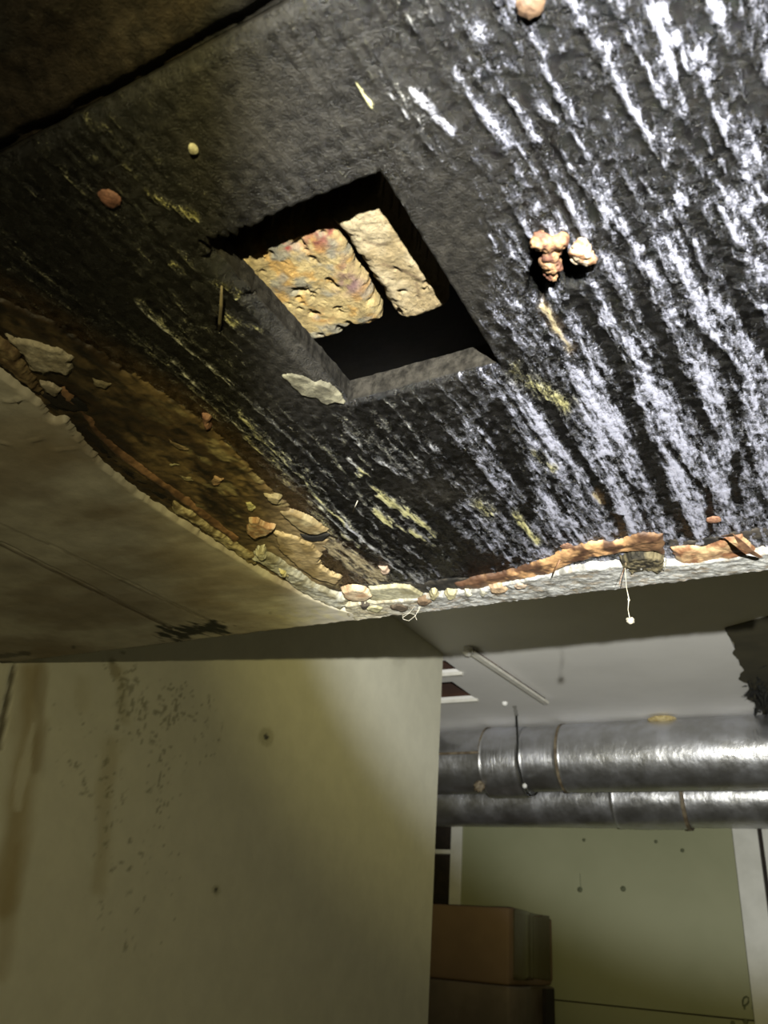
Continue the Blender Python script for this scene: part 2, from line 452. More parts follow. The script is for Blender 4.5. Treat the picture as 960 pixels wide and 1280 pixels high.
# far wall, pale green between white trims
YF = 4.2
def far_wall():
    root = empty('wall_far', (-1, YF, -ZC)); tag(root, 'pale green far wall in white trim', kind='structure')
    box('wall_panel', -1.82, -.50, YF, YF + .04, -.158, HC, M['green'], root)
    box('wall_panel', -1.82, -.50, YF + .002, YF + .04, -ZC, -.164, M['green'], root)
    box('wall_backing', -3.3, 1.7, YF + .04, YF + .08, -ZC, HC, M['dark_wood'], root)
    box('white_trim', -1.878, -1.815, YF - .012, YF + .03, -ZC, HC, M['trim'], root, .003)
    x0 = on_y((915, 1035), YF)[0]
    box('white_trim', x0, x0 + .105, YF - .012, YF + .03, -ZC, HC, M['trim'], root, .003)
    box('white_trim', x0 + .122, x0 + .20, YF - .004, YF + .03, -ZC, HC, M['trim'], root, .003)
    box('shelf_bracket', -1.99, -1.878, YF - .01, YF + .04, .445, .465, M['trim'], root)
    box('wall_panel', -3.3, -2.02, YF + .002, YF + .04, -ZC, HC, M['green'], root)
    box('wall_panel', x0 + .26, 1.7, YF + .002, YF + .04, -ZC, HC, M['green'], root)
    box('cross_rail', x0 + .20, x0 + .26, YF - .002, YF + .04, .40, .415, M['trim'], root)
    # marks on the paint
    dk = simple('wall_mark', (.07, .08, .04), (.12, .13, .07), 60, .8, 0)
    for (p, r) in [((725, 1112), 3), ((779, 1111), 3), ((730, 1050), 2), ((853, 1063), 2.2), ((820, 1052), 2), ((932, 1277), 2.6), ((916, 1279), 2.2)]:
        c = on_y(p, YF); rr = r * .0042
        bm = bmesh.new(); bmesh.ops.create_uvsphere(bm, u_segments=8, v_segments=6, radius=rr, matrix=Matrix.Translation((c[0], YF - .001, c[2])) @ Matrix.Scale(.3, 4, (0, 1, 0)))
        bm_obj('paint_chip', bm, dk, root, True)
    a = on_y((725, 1092), YF); b = on_y((726, 1112), YF)
    tube('scratch', [(a[0], YF - .0005, a[2]), (b[0], YF - .0005, b[2])], .0012, dk, root, 5)
    # small pencilled sign near the trim: a hooked loop and a short stroke
    pts = [(929, 1258), (928.5, 1251), (930, 1247.5), (933, 1246), (935.5, 1247.5), (936, 1252), (934, 1255), (931.5, 1256.5), (930.5, 1260), (931, 1262)]
    tube('pencil_mark', [(on_y(p, YF)[0], YF - .0005, on_y(p, YF)[2]) for p in pts], .004, dk, root, 5)
    pts = [(941.5, 1247), (941, 1253), (941, 1259), (941, 1262)]
    tube('pencil_mark', [(on_y(p, YF)[0], YF - .0005, on_y(p, YF)[2]) for p in pts], .003, dk, root, 5)
far_wall()

# ============================================================ BULKHEAD (soffit)
SOF = empty('ceiling', (-.3, .4, HB)); tag(SOF, 'low bulkhead with rotten mouldy board and torn plaster', kind='structure')

# hole rectangle in the board
HX0, HX1, HY0, HY1 = -.2856, -.1635, .2475, .4225
HT = .380                       # top of the board
YJ = .1556                      # joint between the two boards

# strokes measured on the photograph (x1,y1,...,width,strength,kind)
ST = []
def s_(kind, w, k, *p):
    for a, b in zip(p[:-1], p[1:]): ST.append((kind, w, k, a, b))
Wt = 'W'; Kt = 'K'; Yt = 'Y'; Bt = 'T'
s_(Wt, 5, .9, (459, 68), (479, 98)); s_(Yt, 4, .8, (445, 103), (468, 138)); s_(Wt, 5, .8, (486, 114), (532, 173), (559, 211))
s_(Wt, 9, 1, (516, 111), (567, 165)); s_(Wt, 10, .85, (567, 87), (608, 135)); s_(Wt, 12, .95, (608, 135), (665, 217)); s_(Wt, 10, .8, (665, 217), (684, 255))
s_(Wt, 6, .5, (546, 38), (570, 79)); s_(Wt, 6, .5, (600, 68), (635, 111)); s_(Wt, 7, .6, (616, 8), (649, 60)); s_(Wt, 6, .75, (649, 133), (681, 181))
s_(Wt, 8, .8, (673, 127), (700, 152)); s_(Wt, 10, .5, (678, 49), (700, 81), (722, 120)); s_(Wt, 4, .7, (543, 211), (570, 238))
s_(Wt, 8, .85, (700, 135), (735, 195)); s_(Wt, 7, 1, (784, 40), (808, 79), (833, 133)); s_(Wt, 12, .85, (816, 16), (835, 68), (857, 130))
s_(Wt, 6, 1, (827, 5), (854, 70), (890, 190)); s_(Wt, 7, 1, (873, 68), (895, 141), (908, 181)); s_(Wt, 8, .8, (889, 87), (914, 146))
s_(Wt, 8, .8, (760, 70), (768, 95)); s_(Wt, 9, 1, (770, 106), (808, 163), (835, 217), (860, 262)); s_(Wt, 12, .7, (852, 181), (884, 214))
s_(Wt, 6, .9, (900, 198), (922, 255)); s_(Wt, 6, .9, (927, 214), (960, 252)); s_(Wt, 6, .8, (895, 225), (925, 262)); s_(Wt, 7, .6, (930, 162), (952, 203))
s_(Wt, 15, 1, (893, 2), (898, 16)); s_(Wt, 9, .9, (925, 0), (930, 12)); s_(Wt, 9, .8, (957, 70), (960, 100)); s_(Wt, 8, .6, (700, 0), (712, 40))
s_(Wt, 30, .33, (745, 170), (790, 215)); s_(Wt, 24, .40, (735, 225), (790, 260)); s_(Wt, 16, .55, (690, 260), (712, 300))
s_(Wt, 9, .95, (844, 247), (892, 315), (922, 352), (960, 405)); s_(Wt, 9, .85, (900, 259), (934, 311)); s_(Wt, 10, .8, (930, 262), (962, 307))
s_(Wt, 5, .7, (750, 311), (787, 364)); s_(Wt, 12, .6, (765, 281), (810, 364), (862, 397)); s_(Wt, 15, .8, (832, 277), (870, 360))
s_(Wt, 34, .85, (880, 385), (925, 440)); s_(Wt, 34, .75, (925, 420), (960, 520)); s_(Wt, 11, .9, (686, 356), (731, 435), (750, 480))
s_(Wt, 16, .9, (757, 390), (810, 455)); s_(Wt, 8, .75, (746, 352), (765, 390)); s_(Wt, 6, .9, (611, 292), (622, 315)); s_(Wt, 4, .6, (649, 394), (675, 431))
s_(Wt, 6, .9, (655, 290), (664, 296)); s_(Bt, 8, .9, (679, 382), (714, 437)); s_(Wt, 5, .5, (625, 340), (650, 390))
s_(Wt, 9, .85, (641, 477), (690, 549), (750, 620)); s_(Wt, 14, .95, (712, 462), (750, 541), (787, 665)); s_(Wt, 26, .95, (730, 477), (772, 534))
s_(Wt, 19, .95, (772, 444), (810, 537), (847, 597), (870, 669)); s_(Wt, 22, .9, (802, 477), (855, 545), (900, 605), (911, 657))
s_(Wt, 16, .85, (877, 462), (907, 552), (926, 612)); s_(Wt, 20, .85, (937, 477), (949, 552), (962, 611)); s_(Wt, 6, .9, (780, 567), (802, 627))
s_(Wt, 16, .45, (605, 470), (632, 535), (660, 600)); s_(Wt, 20, .5, (656, 552), (700, 600), (742, 642)); s_(Wt, 22, .5, (600, 650), (670, 695))
s_(Wt, 6, .65, (430, 534), (457, 567), (522, 602)); s_(Wt, 12, .5, (468, 515), (500, 583), (522, 596)); s_(Wt, 12, .45, (546, 529), (576, 569))
s_(Wt, 12, .5, (562, 488), (606, 583), (644, 637)); s_(Wt, 12, .55, (606, 480), (660, 605)); s_(Wt, 20, .62, (590, 626), (633, 680), (660, 712))
s_(Wt, 4, 1, (435, 572), (449, 588)); s_(Yt, 7, .85, (449, 588), (492, 634)); s_(Yt, 9, .85, (492, 624), (544, 670)); s_(Yt, 7, .8, (468, 640), (487, 653))
s_(Yt, 8, .85, (495, 656), (525, 670), (552, 697)); s_(Wt, 4, .7, (489, 667), (546, 718)); s_(Wt, 2, .75, (400, 607), (454, 680)); s_(Wt, 2.2, .75, (400, 626), (508, 721))
s_(Yt, 4, .7, (427, 667), (449, 683)); s_(Yt, 12, .6, (597, 626), (610, 640)); s_(Yt, 9, .75, (645, 642), (671, 676)); s_(Bt, 18, .75, (398, 668), (470, 722))
s_(Yt, 16, .55, (640, 462), (705, 505)); s_(Yt, 7, .5, (670, 565), (690, 585)); s_(Bt, 5, .9, (745, 615), (752, 628))
s_(Yt, 5, .55, (152, 204), (195, 253)); s_(Yt, 11, .62, (195, 250), (245, 270)); s_(Wt, 5, .42, (70, 204), (130, 270), (190, 323)); s_(Wt, 9, .5, (173, 375), (238, 435))
s_(Yt, 7, .55, (215, 330), (232, 342)); s_(Wt, 5, .4, (0, 291), (43, 334), (103, 383)); s_(Bt, 4, .45, (0, 350), (27, 370), (60, 392)); s_(Yt, 10, .62, (288, 395), (326, 415))
s_(Yt, 6, .6, (270, 350), (300, 372)); s_(Wt, 3.2, .7, (170, 380), (260, 455), (350, 535), (470, 660)); s_(Wt, 2.4, .7, (215, 450), (350, 580), (440, 676))
s_(Wt, 2.2, .65, (250, 440), (380, 560), (430, 610)); s_(Wt, 2.2, .6, (290, 500), (390, 600), (470, 690)); s_(Yt, 3, .6, (300, 520), (370, 590), (430, 655))
s_(Wt, 3, .5, (240, 380), (300, 440), (340, 480)); s_(Wt, 2, .5, (120, 385), (200, 450), (280, 520))
s_(Yt, 9, .45, (310, 545), (360, 600), (420, 668)); s_(Wt, 7, .40, (100, 225), (116, 236)); s_(Wt, 3, .5, (405, 560), (448, 605))
s_(Kt, 12, .9, (716, 364), (787, 480)); s_(Kt, 14, .9, (802, 371), (840, 450)); s_(Kt, 13, 1, (862, 262), (911, 330), (949, 425)); s_(Kt, 9, .9, (881, 420), (922, 472))
s_(Kt, 6, .8, (765, 277), (802, 352)); s_(Kt, 8, 1, (686, 507), (742, 601), (780, 665)); s_(Kt, 6, .9, (761, 571), (799, 624)); s_(Kt, 12, 1, (769, 447), (810, 564), (840, 635), (862, 672))
s_(Kt, 12, .9, (840, 462), (881, 522), (896, 545)); s_(Kt, 5, .9, (836, 560), (885, 620), (889, 665)); s_(Kt, 8, .9, (900, 440), (922, 515)); s_(Kt, 9, .9, (919, 575), (919, 622))
s_(Kt, 4, .9, (930, 545), (944, 592)); s_(Kt, 16, .9, (622, 515), (660, 635)); s_(Kt, 6, .8, (675, 564), (705, 635)); s_(Kt, 10, .8, (862, 100), (876, 160)); s_(Kt, 6, 1, (845, 60), (868, 140), (890, 205))
s_(Kt, 14, .9, (800, 100), (845, 190), (872, 240)); s_(Kt, 16, .8, (700, 90), (750, 130)); s_(Kt, 8, .9, (640, 190), (690, 260)); s_(Kt, 18, .8, (640, 100), (700, 190))
s_(Kt, 20, .8, (480, 600), (560, 620)); s_(Kt, 22, .8, (590, 700), (640, 712)); s_(Kt, 10, .8, (560, 560), (600, 600)); s_(Kt, 20, .9, (910, 60), (935, 130)); s_(Kt, 9, .7, (950, 390), (960, 440))
s_(Kt, 7, .9, (455, 600), (500, 610), (590, 690)); s_(Kt, 24, .9, (540, 690), (620, 725))

def board():
    st = .0015
    def axis(a, b, fix):
        pts = [a] + [f for f in fix if a < f < b] + [b]; out = []
        for p, q in zip(pts[:-1], pts[1:]):
            n = max(1, int(round((q - p) / st))); out += list(np.linspace(p, q, n + 1)[:-1])
        return np.array(out + [b])
    xs = axis(-.70, .125, (HX0, HX1)); ys = axis(YJ, YE, (HY0, HY1))
    X, Y = np.meshgrid(xs, ys, indexing='ij')
    P = np.stack([X, Y, np.full(X.shape, HB)], -1)
    u, v = to_px(P)
    # grain coordinate: bends slightly towards the upper right
    sx = 1 / (1 + np.exp(-(X + .20) / .05))
    gx = X + .17 * sx * .06 * np.log1p(np.exp((.5 - Y) / .06))
    wob = .0035 * (fbm(Y * 14, gx * 20, 50) - .5) * 2
    gx = gx + wob
    warp_u = 5 * (fbm(gx * 160, Y * 60, 51) - .5); warp_v = 5 * (fbm(gx * 160, Y * 60, 52) - .5)
    uu, vv = u + warp_u * 1.6, v + warp_v * 1.6
    base = .225 + .255 * sstep(430, 700, u) - .05 * sstep(330, 200, v) * sstep(500, 600, u) + .07 * sstep(400, 480, v) * sstep(600, 700, u) - .03 * sstep(250, 0, v) * sstep(700, 400, u)
    base = base + .05 * sstep(550, 700, v) * sstep(500, 600, u)
    Wf = base.copy(); Yf = .75 * sstep(620, 380, u); Br = np.zeros(X.shape)
    LL = 1 + .25 * sstep(420, 520, v) * sstep(620, 700, u)
    S1 = fbm(gx * 300, Y * 26, 55, 4, .6); S2 = fbm(gx * 160, Y * 90, 56, 4, .6); S3 = fbm(gx * 420, Y * 40, 57, 3, .6)
    for kind, w, k, a, b in ST:
        d, t = seg_dist(uu, vv, a[0], a[1], b[0], b[1])
        d = d + w * (1.3 * (S1 - .5) + .9 * (S2 - .5))
        ww = w * (LL if kind == 'W' else 1)
        m = sstep(ww * 1.15, ww * .15, d)
        if kind == 'K': Wf = Wf * (1 - .80 * k * m)
        else:
            Wf = np.maximum(Wf, np.minimum(1.15, k * ((.66 if kind == 'W' else .85) + .55 * S3)) * m)
            if kind == 'Y': Yf = np.maximum(Yf * 1.0, m)
            if kind == 'T': Br = np.maximum(Br, m)
            if kind == 'W' and k > .6: Yf = Yf * (1 - .5 * m)
    stx = fbm(gx * 230, Y * 16, 60, 4, .6) - .5          # long fibres
    st2 = fbm(gx * 520, Y * 55, 61, 3, .6) - .5
    lump = fbm(gx * 190, Y * 130, 62, 4, .65) - .5
    rightness = sstep(380, 560, u)
    Wf = Wf + stx * (.75 + .2 * rightness) + st2 * .45 + lump * (.45 + .35 * rightness)
    # matte grey-brown paper face around the cut-out
    G = .045 + .34 * np.exp(-((u - 350) / 150) ** 2 - ((v - 150) / 130) ** 2) + .30 * np.exp(-((u - 560) / 70) ** 2 - ((v - 330) / 140) ** 2)
    G = G + .32 * np.exp(-((u - 370) / 55) ** 2 - ((v - 455) / 70) ** 2) + .2 * np.exp(-((u - 545) / 60) ** 2 - ((v - 615) / 20) ** 2)
    G = np.clip(G * (.55 + .9 * fbm(X * 60, Y * 60, 70)), 0, 1)
    calm = np.exp(-((u - 560) / 45) ** 2 - ((v - 320) / 110) ** 2) * .8 + np.exp(-((u - 330) / 130) ** 2 - ((v - 150) / 110) ** 2) * .6 \
        + np.exp(-((u - 370) / 60) ** 2 - ((v - 450) / 60) ** 2) * .6
    calm = np.clip(calm, 0, .85)
    Wf = Wf * (1 - calm * (Wf < .75))
    # brown water marks along the left border and the far border
    lb = poly_sd(u, v, [(-90, 290), (0, 345), (60, 378), (120, 420), (180, 455), (240, 495), (290, 535), (330, 575), (372, 612), (425, 690), (450, 760), (0, 760), (-200, 500)])
    Br = np.maximum(Br, sstep(-14, 8, lb + 10 * (fbm(X * 40, Y * 15, 71) - .5)) * .9)
    # pits through the paper below the rust lumps
    pit = np.zeros(X.shape)
    pj = 5 * (fbm(X * 260, Y * 260, 80) - .5)
    for poly in ([(664, 300), (676, 316), (680, 345), (695, 345), (700, 356), (684, 360), (678, 380), (671, 372), (660, 366), (662, 345), (667, 325)],
                 [(706, 305), (716, 330), (731, 330), (732, 348), (722, 357), (708, 357), (698, 345), (703, 325)]):
        pit = np.maximum(pit, sstep(-2, 3, poly_sd(u, v, poly) + pj))
    for (a, b, r) in [((273, 400), (275, 414), 3), ((480, 715), (484, 716), 2)]:
        pit = np.maximum(pit, sstep(r, r * .4, seg_dist(u, v, *a, *b)[0]) * .6)
    # fine cracks in the paper left of the cut-out
    for a, b in [((300, 372), (318, 377)), ((318, 377), (332, 369)), ((332, 369), (345, 372))]:
        d, _ = seg_dist(u + warp_u, v + warp_v, *a, *b); pit = np.maximum(pit, .25 * sstep(1.6, .5, d))
    # mould and paper tones fade to black in the pits
    Wf = Wf * (1 - sstep(.2, .6, pit)); G = G * (1 - sstep(.1, .5, pit)); Br = Br * (1 - sstep(.1, .5, pit))
    relief = .0011 * sstep(.35, .7, Wf) + .0016 * stx + .0008 * lump + .0010 * (fbm(gx * 60, Y * 8, 63) - .5)
    relief = relief * (1 - .6 * calm)
    edge_in = np.minimum(np.minimum(X - (HX0 - .03), HX1 + .02 - X), np.minimum(Y - (HY0 - .02), HY1 + .02 - Y))
    edge_rim = ((X > HX0 - .0005) & (X < HX1 + .0005) & (Y > HY0 - .0005) & (Y < HY1 + .0005))
    dh = np.maximum(np.maximum(HX0 - X, X - HX1), np.maximum(HY0 - Y, Y - HY1))
    relief = relief * sstep(-.001, .008, dh)
    # rim turned up a little along the joint
    z = HB - relief + .016 * pit + .004 * sstep(YJ + .006, YJ, Y)
    z = z + .006 * sstep(HX0 - .009, HX0, X) * (X <= HX0) * (Y > HY0 + .01) * (Y < HY1) + .0025 * sstep(HY1 + .004, HY1, Y) * (Y >= HY1) * (X > HX0) * (X < HX1)
    # rounded kerf: edge of hole worn
    P[..., 2] = z
    # torn fibres on the near edge of the hole: pull the edge row in and out
    tooth = (.0085 * (vnoise(X * 420, 0 * X, 90) - .35) + .003 * (vnoise(X * 150, 0 * X, 91) - .5)) * sstep(-.215, -.265, X) \
        + .0018 * (vnoise(X * 300, 0 * X, 92) - .5)
    near = np.exp(-np.abs(Y - HY0) / .004) * ((X > HX0 - .004) & (X < HX1 - .002))
    P[..., 1] += tooth * near
    sidej = .0014 * (fbm(Y * 200, 0 * Y, 93) - .5)
    P[..., 0] += sidej * (np.exp(-np.abs(X - HX1) / .002) + 1.6 * np.exp(-np.abs(X - HX0) / .002))
    P[..., 1] += .0016 * (fbm(X * 160, 0 * X, 94) - .5) * np.exp(-np.abs(Y - HY1) / .002) * ((X > HX0) & (X < HX1))
    ni, nj = X.shape
    idx = np.arange(ni * nj).reshape(ni, nj)
    xc = (X[:-1, :-1] + X[1:, 1:]) / 2; yc = (Y[:-1, :-1] + Y[1:, 1:]) / 2
    uc = (u[:-1, :-1] + u[1:, 1:]) / 2; vc = (v[:-1, :-1] + v[1:, 1:]) / 2
    hole = (xc > HX0) & (xc < HX1) & (yc > HY0) & (yc < HY1)
    gash = poly_sd(uc, vc, [(247, 304), (262, 296), (285, 290), (305, 284), (318, 300), (296, 318), (284, 308), (268, 311), (256, 306)]) + 3.5 * (vnoise(xc * 500, yc * 500, 95) - .5) > 0
    keep = ~(hole | gash)
    q = np.stack([idx[:-1, :-1], idx[:-1, 1:], idx[1:, 1:], idx[1:, :-1]], -1)[keep]
    V = P.reshape(-1, 3)
    A = np.stack([np.clip(Wf, 0, 1.2), np.clip(Yf, 0, 1), G], -1).reshape(-1, 3)
    wet = np.clip(1 - calm * .9, 0, 1)
    B = np.stack([np.clip(Br, 0, 1), wet, pit], -1).reshape(-1, 3)
    # thickness: extrude boundary edges upward
    e = {}
    Q = q.tolist()
    for f in Q:
        for a, b in zip(f, f[1:] + f[:1]):
            k = (a, b) if a < b else (b, a); e[k] = None if k in e else (a, b)
    Vn = [V]; extra = []; nb = len(V); mp = {}
    newV = []; newA = []; newB = []
    lay = [.002, .008, .015, HT - HB]
    def col_of(vi):
        if vi not in mp:
            mp[vi] = nb + len(newV)
            x, y, zz = V[vi]
            for L in lay:
                jx = .0006 * (fbm(np.array(x * 300 + L * 400), np.array(y * 300), 97) - .5)
                newV.append((x + jx, y + jx, zz + (HT - zz) * L / lay[-1])); sd = x < HX0 + .004; newA.append((.25 if sd else .12, .6 if sd else .1, .28 if sd else (.55 if y > HY1 - .004 else .2))); newB.append((0.0, .15, 0))
        return mp[vi]
    for k, ab in e.items():
        if ab is None: continue
        a, b = ab
        ca, cb = col_of(a), col_of(b)
        extra.append([b, a, ca, cb])
        for i in range(len(lay) - 1): extra.append([cb + i, ca + i, ca + i + 1, cb + i + 1])
    V2 = np.vstack([V, newV]); A2 = np.vstack([A, newA]); B2 = np.vstack([B, newB])
    used = np.zeros(len(V2), bool); used[np.array(Q).ravel()] = True; used[np.array(extra).ravel()] = True
    remap = np.cumsum(used) - 1
    Fs = remap[np.vstack([np.array(Q), np.array(extra)])]
    o = from_arrays('board', V2[used], Fs, M['board'], SOF, attrs={'A': A2[used], 'B': B2[used]})
    tag(o, 'black mouldy board with white streaks and square cut-out')
board()

def side_boards():
    def grid(name, x0, x1, y0, y1, st, zf, label):
        xs = np.arange(x0, x1 + st, st); ys = np.arange(y0, y1 + st / 2, st)
        X, Y = np.meshgrid(xs, ys, indexing='ij')
        stx = fbm(X * 160, Y * 14, 160, 4, .6) - .5; lump = fbm(X * 90, Y * 90, 161) - .5
        P = np.stack([X, Y, zf(X, Y) - .0016 * stx - .0012 * lump], -1)
        u, v = to_px(P)
        Wf = .12 + .5 * stx + .25 * lump
        Br = .35 * sstep(.45, .6, fbm(X * 16, Y * 16, 163))
        Wf = Wf + .30 * np.exp(-((u - 45) / 28) ** 2 - ((v - 20) / 14) ** 2) + .25 * np.exp(-((u - 90) / 20) ** 2 - ((v - 12) / 10) ** 2)
        G = np.clip(.26 * fbm(X * 30, Y * 30, 164) * 2 * sstep(-.6, -.25, X), 0, 1)
        ni, nj = X.shape; idx = np.arange(ni * nj).reshape(ni, nj)
        q = np.stack([idx[:-1, :-1], idx[:-1, 1:], idx[1:, 1:], idx[1:, :-1]], -1).reshape(-1, 4)
        A = np.stack([Wf, np.full(X.shape, .7), G], -1).reshape(-1, 3)
        B = np.stack([Br, np.full(X.shape, .35), 0 * X], -1).reshape(-1, 3)
        o = from_arrays(name, P.reshape(-1, 3), q, M['board'], SOF, attrs={'A': A, 'B': B}); tag(o, label)
    # nearer board, behind the joint, ending on a lip
    def zf(X, Y):
        return HB + .001 + .006 * sstep(YJ - .010, YJ - .002, Y + .004 * (fbm(X * 50, 0 * X, 170) - .5)) + .002 * np.exp(-((Y - YJ + .03) / .012) ** 2)
    grid('board', -1.14, .125, -.02, YJ, .0025, zf, 'brown-black board beyond the joint')
    grid('board', .125, .62, YJ, YE, .01, lambda X, Y: HB + 0 * X, 'mouldy board outside the cut-out sheet')
    grid('board', -1.14, .62, -.7, -.02, .02, lambda X, Y: HB + .001 + 0 * X, 'mouldy board above and behind the torch')
side_boards()

# cavity and shell of the bulkhead
box('bulkhead_face', XW, .62, YE - .012, YE, H + .012, HC, M['ceil'], SOF)
box('cavity_floor_board', -1.14, HX0 - .10, -.7, YE - .012, HT + .005, HT + .012, M['dark_wood'], SOF)
box('cavity_back', -1.14, .62, -.7, YE - .012, .62, .63, M['dark_wood'], SOF)
box('bulkhead_side', .60, .62, -.7, YE - .012, HB, HC, M['ceil'], SOF)
box('bulkhead_side', -1.145, .62, -.72, -.70, HB, HC, M['ceil'], SOF)

# ------------------------------------------------------------ crust: a torn layer with rounded ragged edge
def crust(name, poly_px, zb, thick, mat, colf, parent=SOF, st=.0015, jag=.003, edge=.006, bump=.0012, seed=0, lip=0.0, zfun=None, label=None, minz=None, fine=240):
    zb_ref = zb - thick * .5
    poly = [tuple(on_z(p, zb_ref)[:2]) for p in poly_px]
    xa = np.array(poly)
    xs = np.arange(xa[:, 0].min() - jag - st, xa[:, 0].max() + jag + st, st); ys = np.arange(xa[:, 1].min() - jag - st, xa[:, 1].max() + jag + st, st)
    X, Y = np.meshgrid(xs, ys, indexing='ij')
    d = poly_sd(X, Y, poly) + jag * 2 * (fbm(X * fine, Y * fine, 200 + seed, 4, .55) - .5) + jag * 1.2 * (fbm(X * 60, Y * 60, 230 + seed) - .5)
    t = thick * np.sqrt(np.clip(d / edge, 0, 1)) + lip * np.exp(-((d - edge) / edge) ** 2)
    n = fbm(X * 120, Y * 120, 260 + seed, 5, .6) - .5
    Z = zb - t - bump * 2 * n * sstep(0, edge, d)
    Z = np.where(d <= 0, zb + .0012, Z)
    if zfun is not None: Z = Z + zfun(X, Y, d)
    if minz is not None: Z = np.maximum(Z, minz)
    P = np.stack([X, Y, Z], -1); u, v = to_px(P)
    col = colf(X, Y, u, v, d)
    ni, nj = X.shape; idx = np.arange(ni * nj).reshape(ni, nj)
    dm = np.maximum.reduce([d[:-1, :-1], d[1:, :-1], d[1:, 1:], d[:-1, 1:]])
    q = np.stack([idx[:-1, :-1], idx[:-1, 1:], idx[1:, 1:], idx[1:, :-1]], -1)[dm > 0]
    used = np.zeros(ni * nj, bool); used[q.ravel()] = True; remap = np.cumsum(used) - 1
    o = from_arrays(name, P.reshape(-1, 3)[used], remap[q], mat, parent, attrs={'Col': col.reshape(-1, 3)[used]})
    if label: o['label'] = label
    return o
def lerp(a, b, t):
    a = np.array(a, float); b = np.array(b, float)
    return a + (b - a) * t[..., None]
def two(c1, c2, sc=90, seed=0, lo=.35, hi=.65):
    def f(X, Y, u, v, d): return lerp(c1, c2, sstep(lo, hi, fbm(X * sc, Y * sc, 300 + seed, 4, .6)))
    return f

# brown stained paper band along the left border
def col_band(X, Y, u, v, d):
    c = lerp((.055, .034, .015), (.17, .115, .050), sstep(.35, .65, fbm(X * 55, Y * 30, 311)))
    c = c * (1 - .7 * sstep(.55, .68, fbm(X * 130, Y * 60, 312)))[..., None] * (.6 + .8 * fbm(X * 260, Y * 70, 313))[..., None]
    hi = sstep(.60, .70, fbm(X * 90, Y * 45, 314)) * sstep(120, 330, u) * .7
    c = c * (1 - hi)[..., None] + np.array([.34, .28, .14]) * hi[..., None]
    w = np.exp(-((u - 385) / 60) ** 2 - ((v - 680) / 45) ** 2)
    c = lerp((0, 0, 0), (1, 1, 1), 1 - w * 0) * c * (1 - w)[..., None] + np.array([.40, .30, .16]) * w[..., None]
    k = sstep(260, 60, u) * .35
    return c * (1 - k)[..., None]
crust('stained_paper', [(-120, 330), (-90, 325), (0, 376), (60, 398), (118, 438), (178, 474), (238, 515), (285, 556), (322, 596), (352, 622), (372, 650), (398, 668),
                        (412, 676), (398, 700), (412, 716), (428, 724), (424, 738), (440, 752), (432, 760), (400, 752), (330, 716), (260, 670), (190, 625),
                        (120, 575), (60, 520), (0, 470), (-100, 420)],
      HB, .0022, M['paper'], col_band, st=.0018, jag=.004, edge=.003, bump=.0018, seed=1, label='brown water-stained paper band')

# plaster sheet (pale, stained) left
P_TOP = [(-400, 190), (-150, 345), (0, 458), (28, 480), (52, 500), (68, 520), (84, 517), (100, 543), (130, 577), (170, 610), (215, 640), (258, 668), (298, 692), (340, 718), (380, 738), (418, 754), (446, 762)]
def edge_line(x): return 772.5 - .1235 * (x - 440)
def col_plaster(X, Y, u, v, d):
    n = fbm(X * 9, Y * 13, 320, 4)
    c = lerp((.38, .335, .27), (.60, .56, .47), sstep(.3, .65, n))
    st = np.zeros(u.shape)
    for (cx, cy, rx, ry, k) in [(60, 560, 70, 26, .35), (130, 640, 80, 22, .35), (225, 700, 55, 24, .55), (255, 745, 50, 16, .4), (200, 650, 40, 16, .3), (40, 745, 90, 30, .25), (60, 812, 80, 14, .4)]:
        st = np.maximum(st, k * np.exp(-((u - cx) / rx) ** 2 - ((v - cy) / ry) ** 2))
    st = np.clip(1.35 * st * sstep(.2, .5, fbm(X * 20, Y * 30, 321)) + .25 * sstep(.52, .62, fbm(X * 7, Y * 20, 325)), 0, 1)
    c = c * (1 - st)[..., None] + np.array([.27, .205, .12]) * st[..., None]
    # tape joint: dark crack and a finer one
    wu = 4 * (fbm(X * 40, Y * 40, 322) - .5)
    for a, b, w, k in [((-60, 652), (215, 786), 2.0, .85), ((0, 679), (215, 786), 2.6, .5), ((-10, 650), (60, 680), 1.6, .35), ((60, 680), (150, 725), 1.3, .45), ((150, 725), (280, 784), 1.6, .55)]:
        dd, _ = seg_dist(u + wu, v + wu, *a, *b); m = sstep(w, w * .3, dd) * k
        c = c * (1 - m)[..., None] + np.array([.07, .05, .03]) * m[..., None]
    # black mould smear near the edge, with spiky fringe
    ang = fbm((u + .9 * v) * .05, (v - .28 * u) * .45, 323, 3, .6)
    dd, _ = seg_dist(u, v, 205, 790, 280, 786); dd2, _ = seg_dist(u, v, 225, 795, 268, 783)
    m = np.maximum(sstep(9, 3, dd + 26 * (ang - .5)), sstep(8, 4, dd2 + 14 * (ang - .5)))
    dd, _ = seg_dist(u, v, 0, 820, 36, 817); m = np.maximum(m, .7 * sstep(4, 1.5, dd + 5 * (ang - .5)))
    dd, _ = seg_dist(u, v, 0, 829, 14, 830); m = np.maximum(m, .9 * sstep(5, 2, dd + 5 * (ang - .5)))
    for (a, b, r) in [(92, 809, 3), (338, 766, 2), (185, 770, 1)]: m = np.maximum(m, .8 * sstep(r, r * .5, np.hypot(u - a, v - b)))
    c = c * (1 - m)[..., None] + np.array([.018, .020, .014]) * m[..., None]
    # yellow crumbs beside the corner
    m = .55 * np.exp(-((u - 395) / 50) ** 2 - ((v - 768) / 10) ** 2) * sstep(.45, .6, fbm(X * 150, Y * 80, 324))
    c = c * (1 - m)[..., None] + np.array([.66, .60, .32]) * m[..., None]
    return c
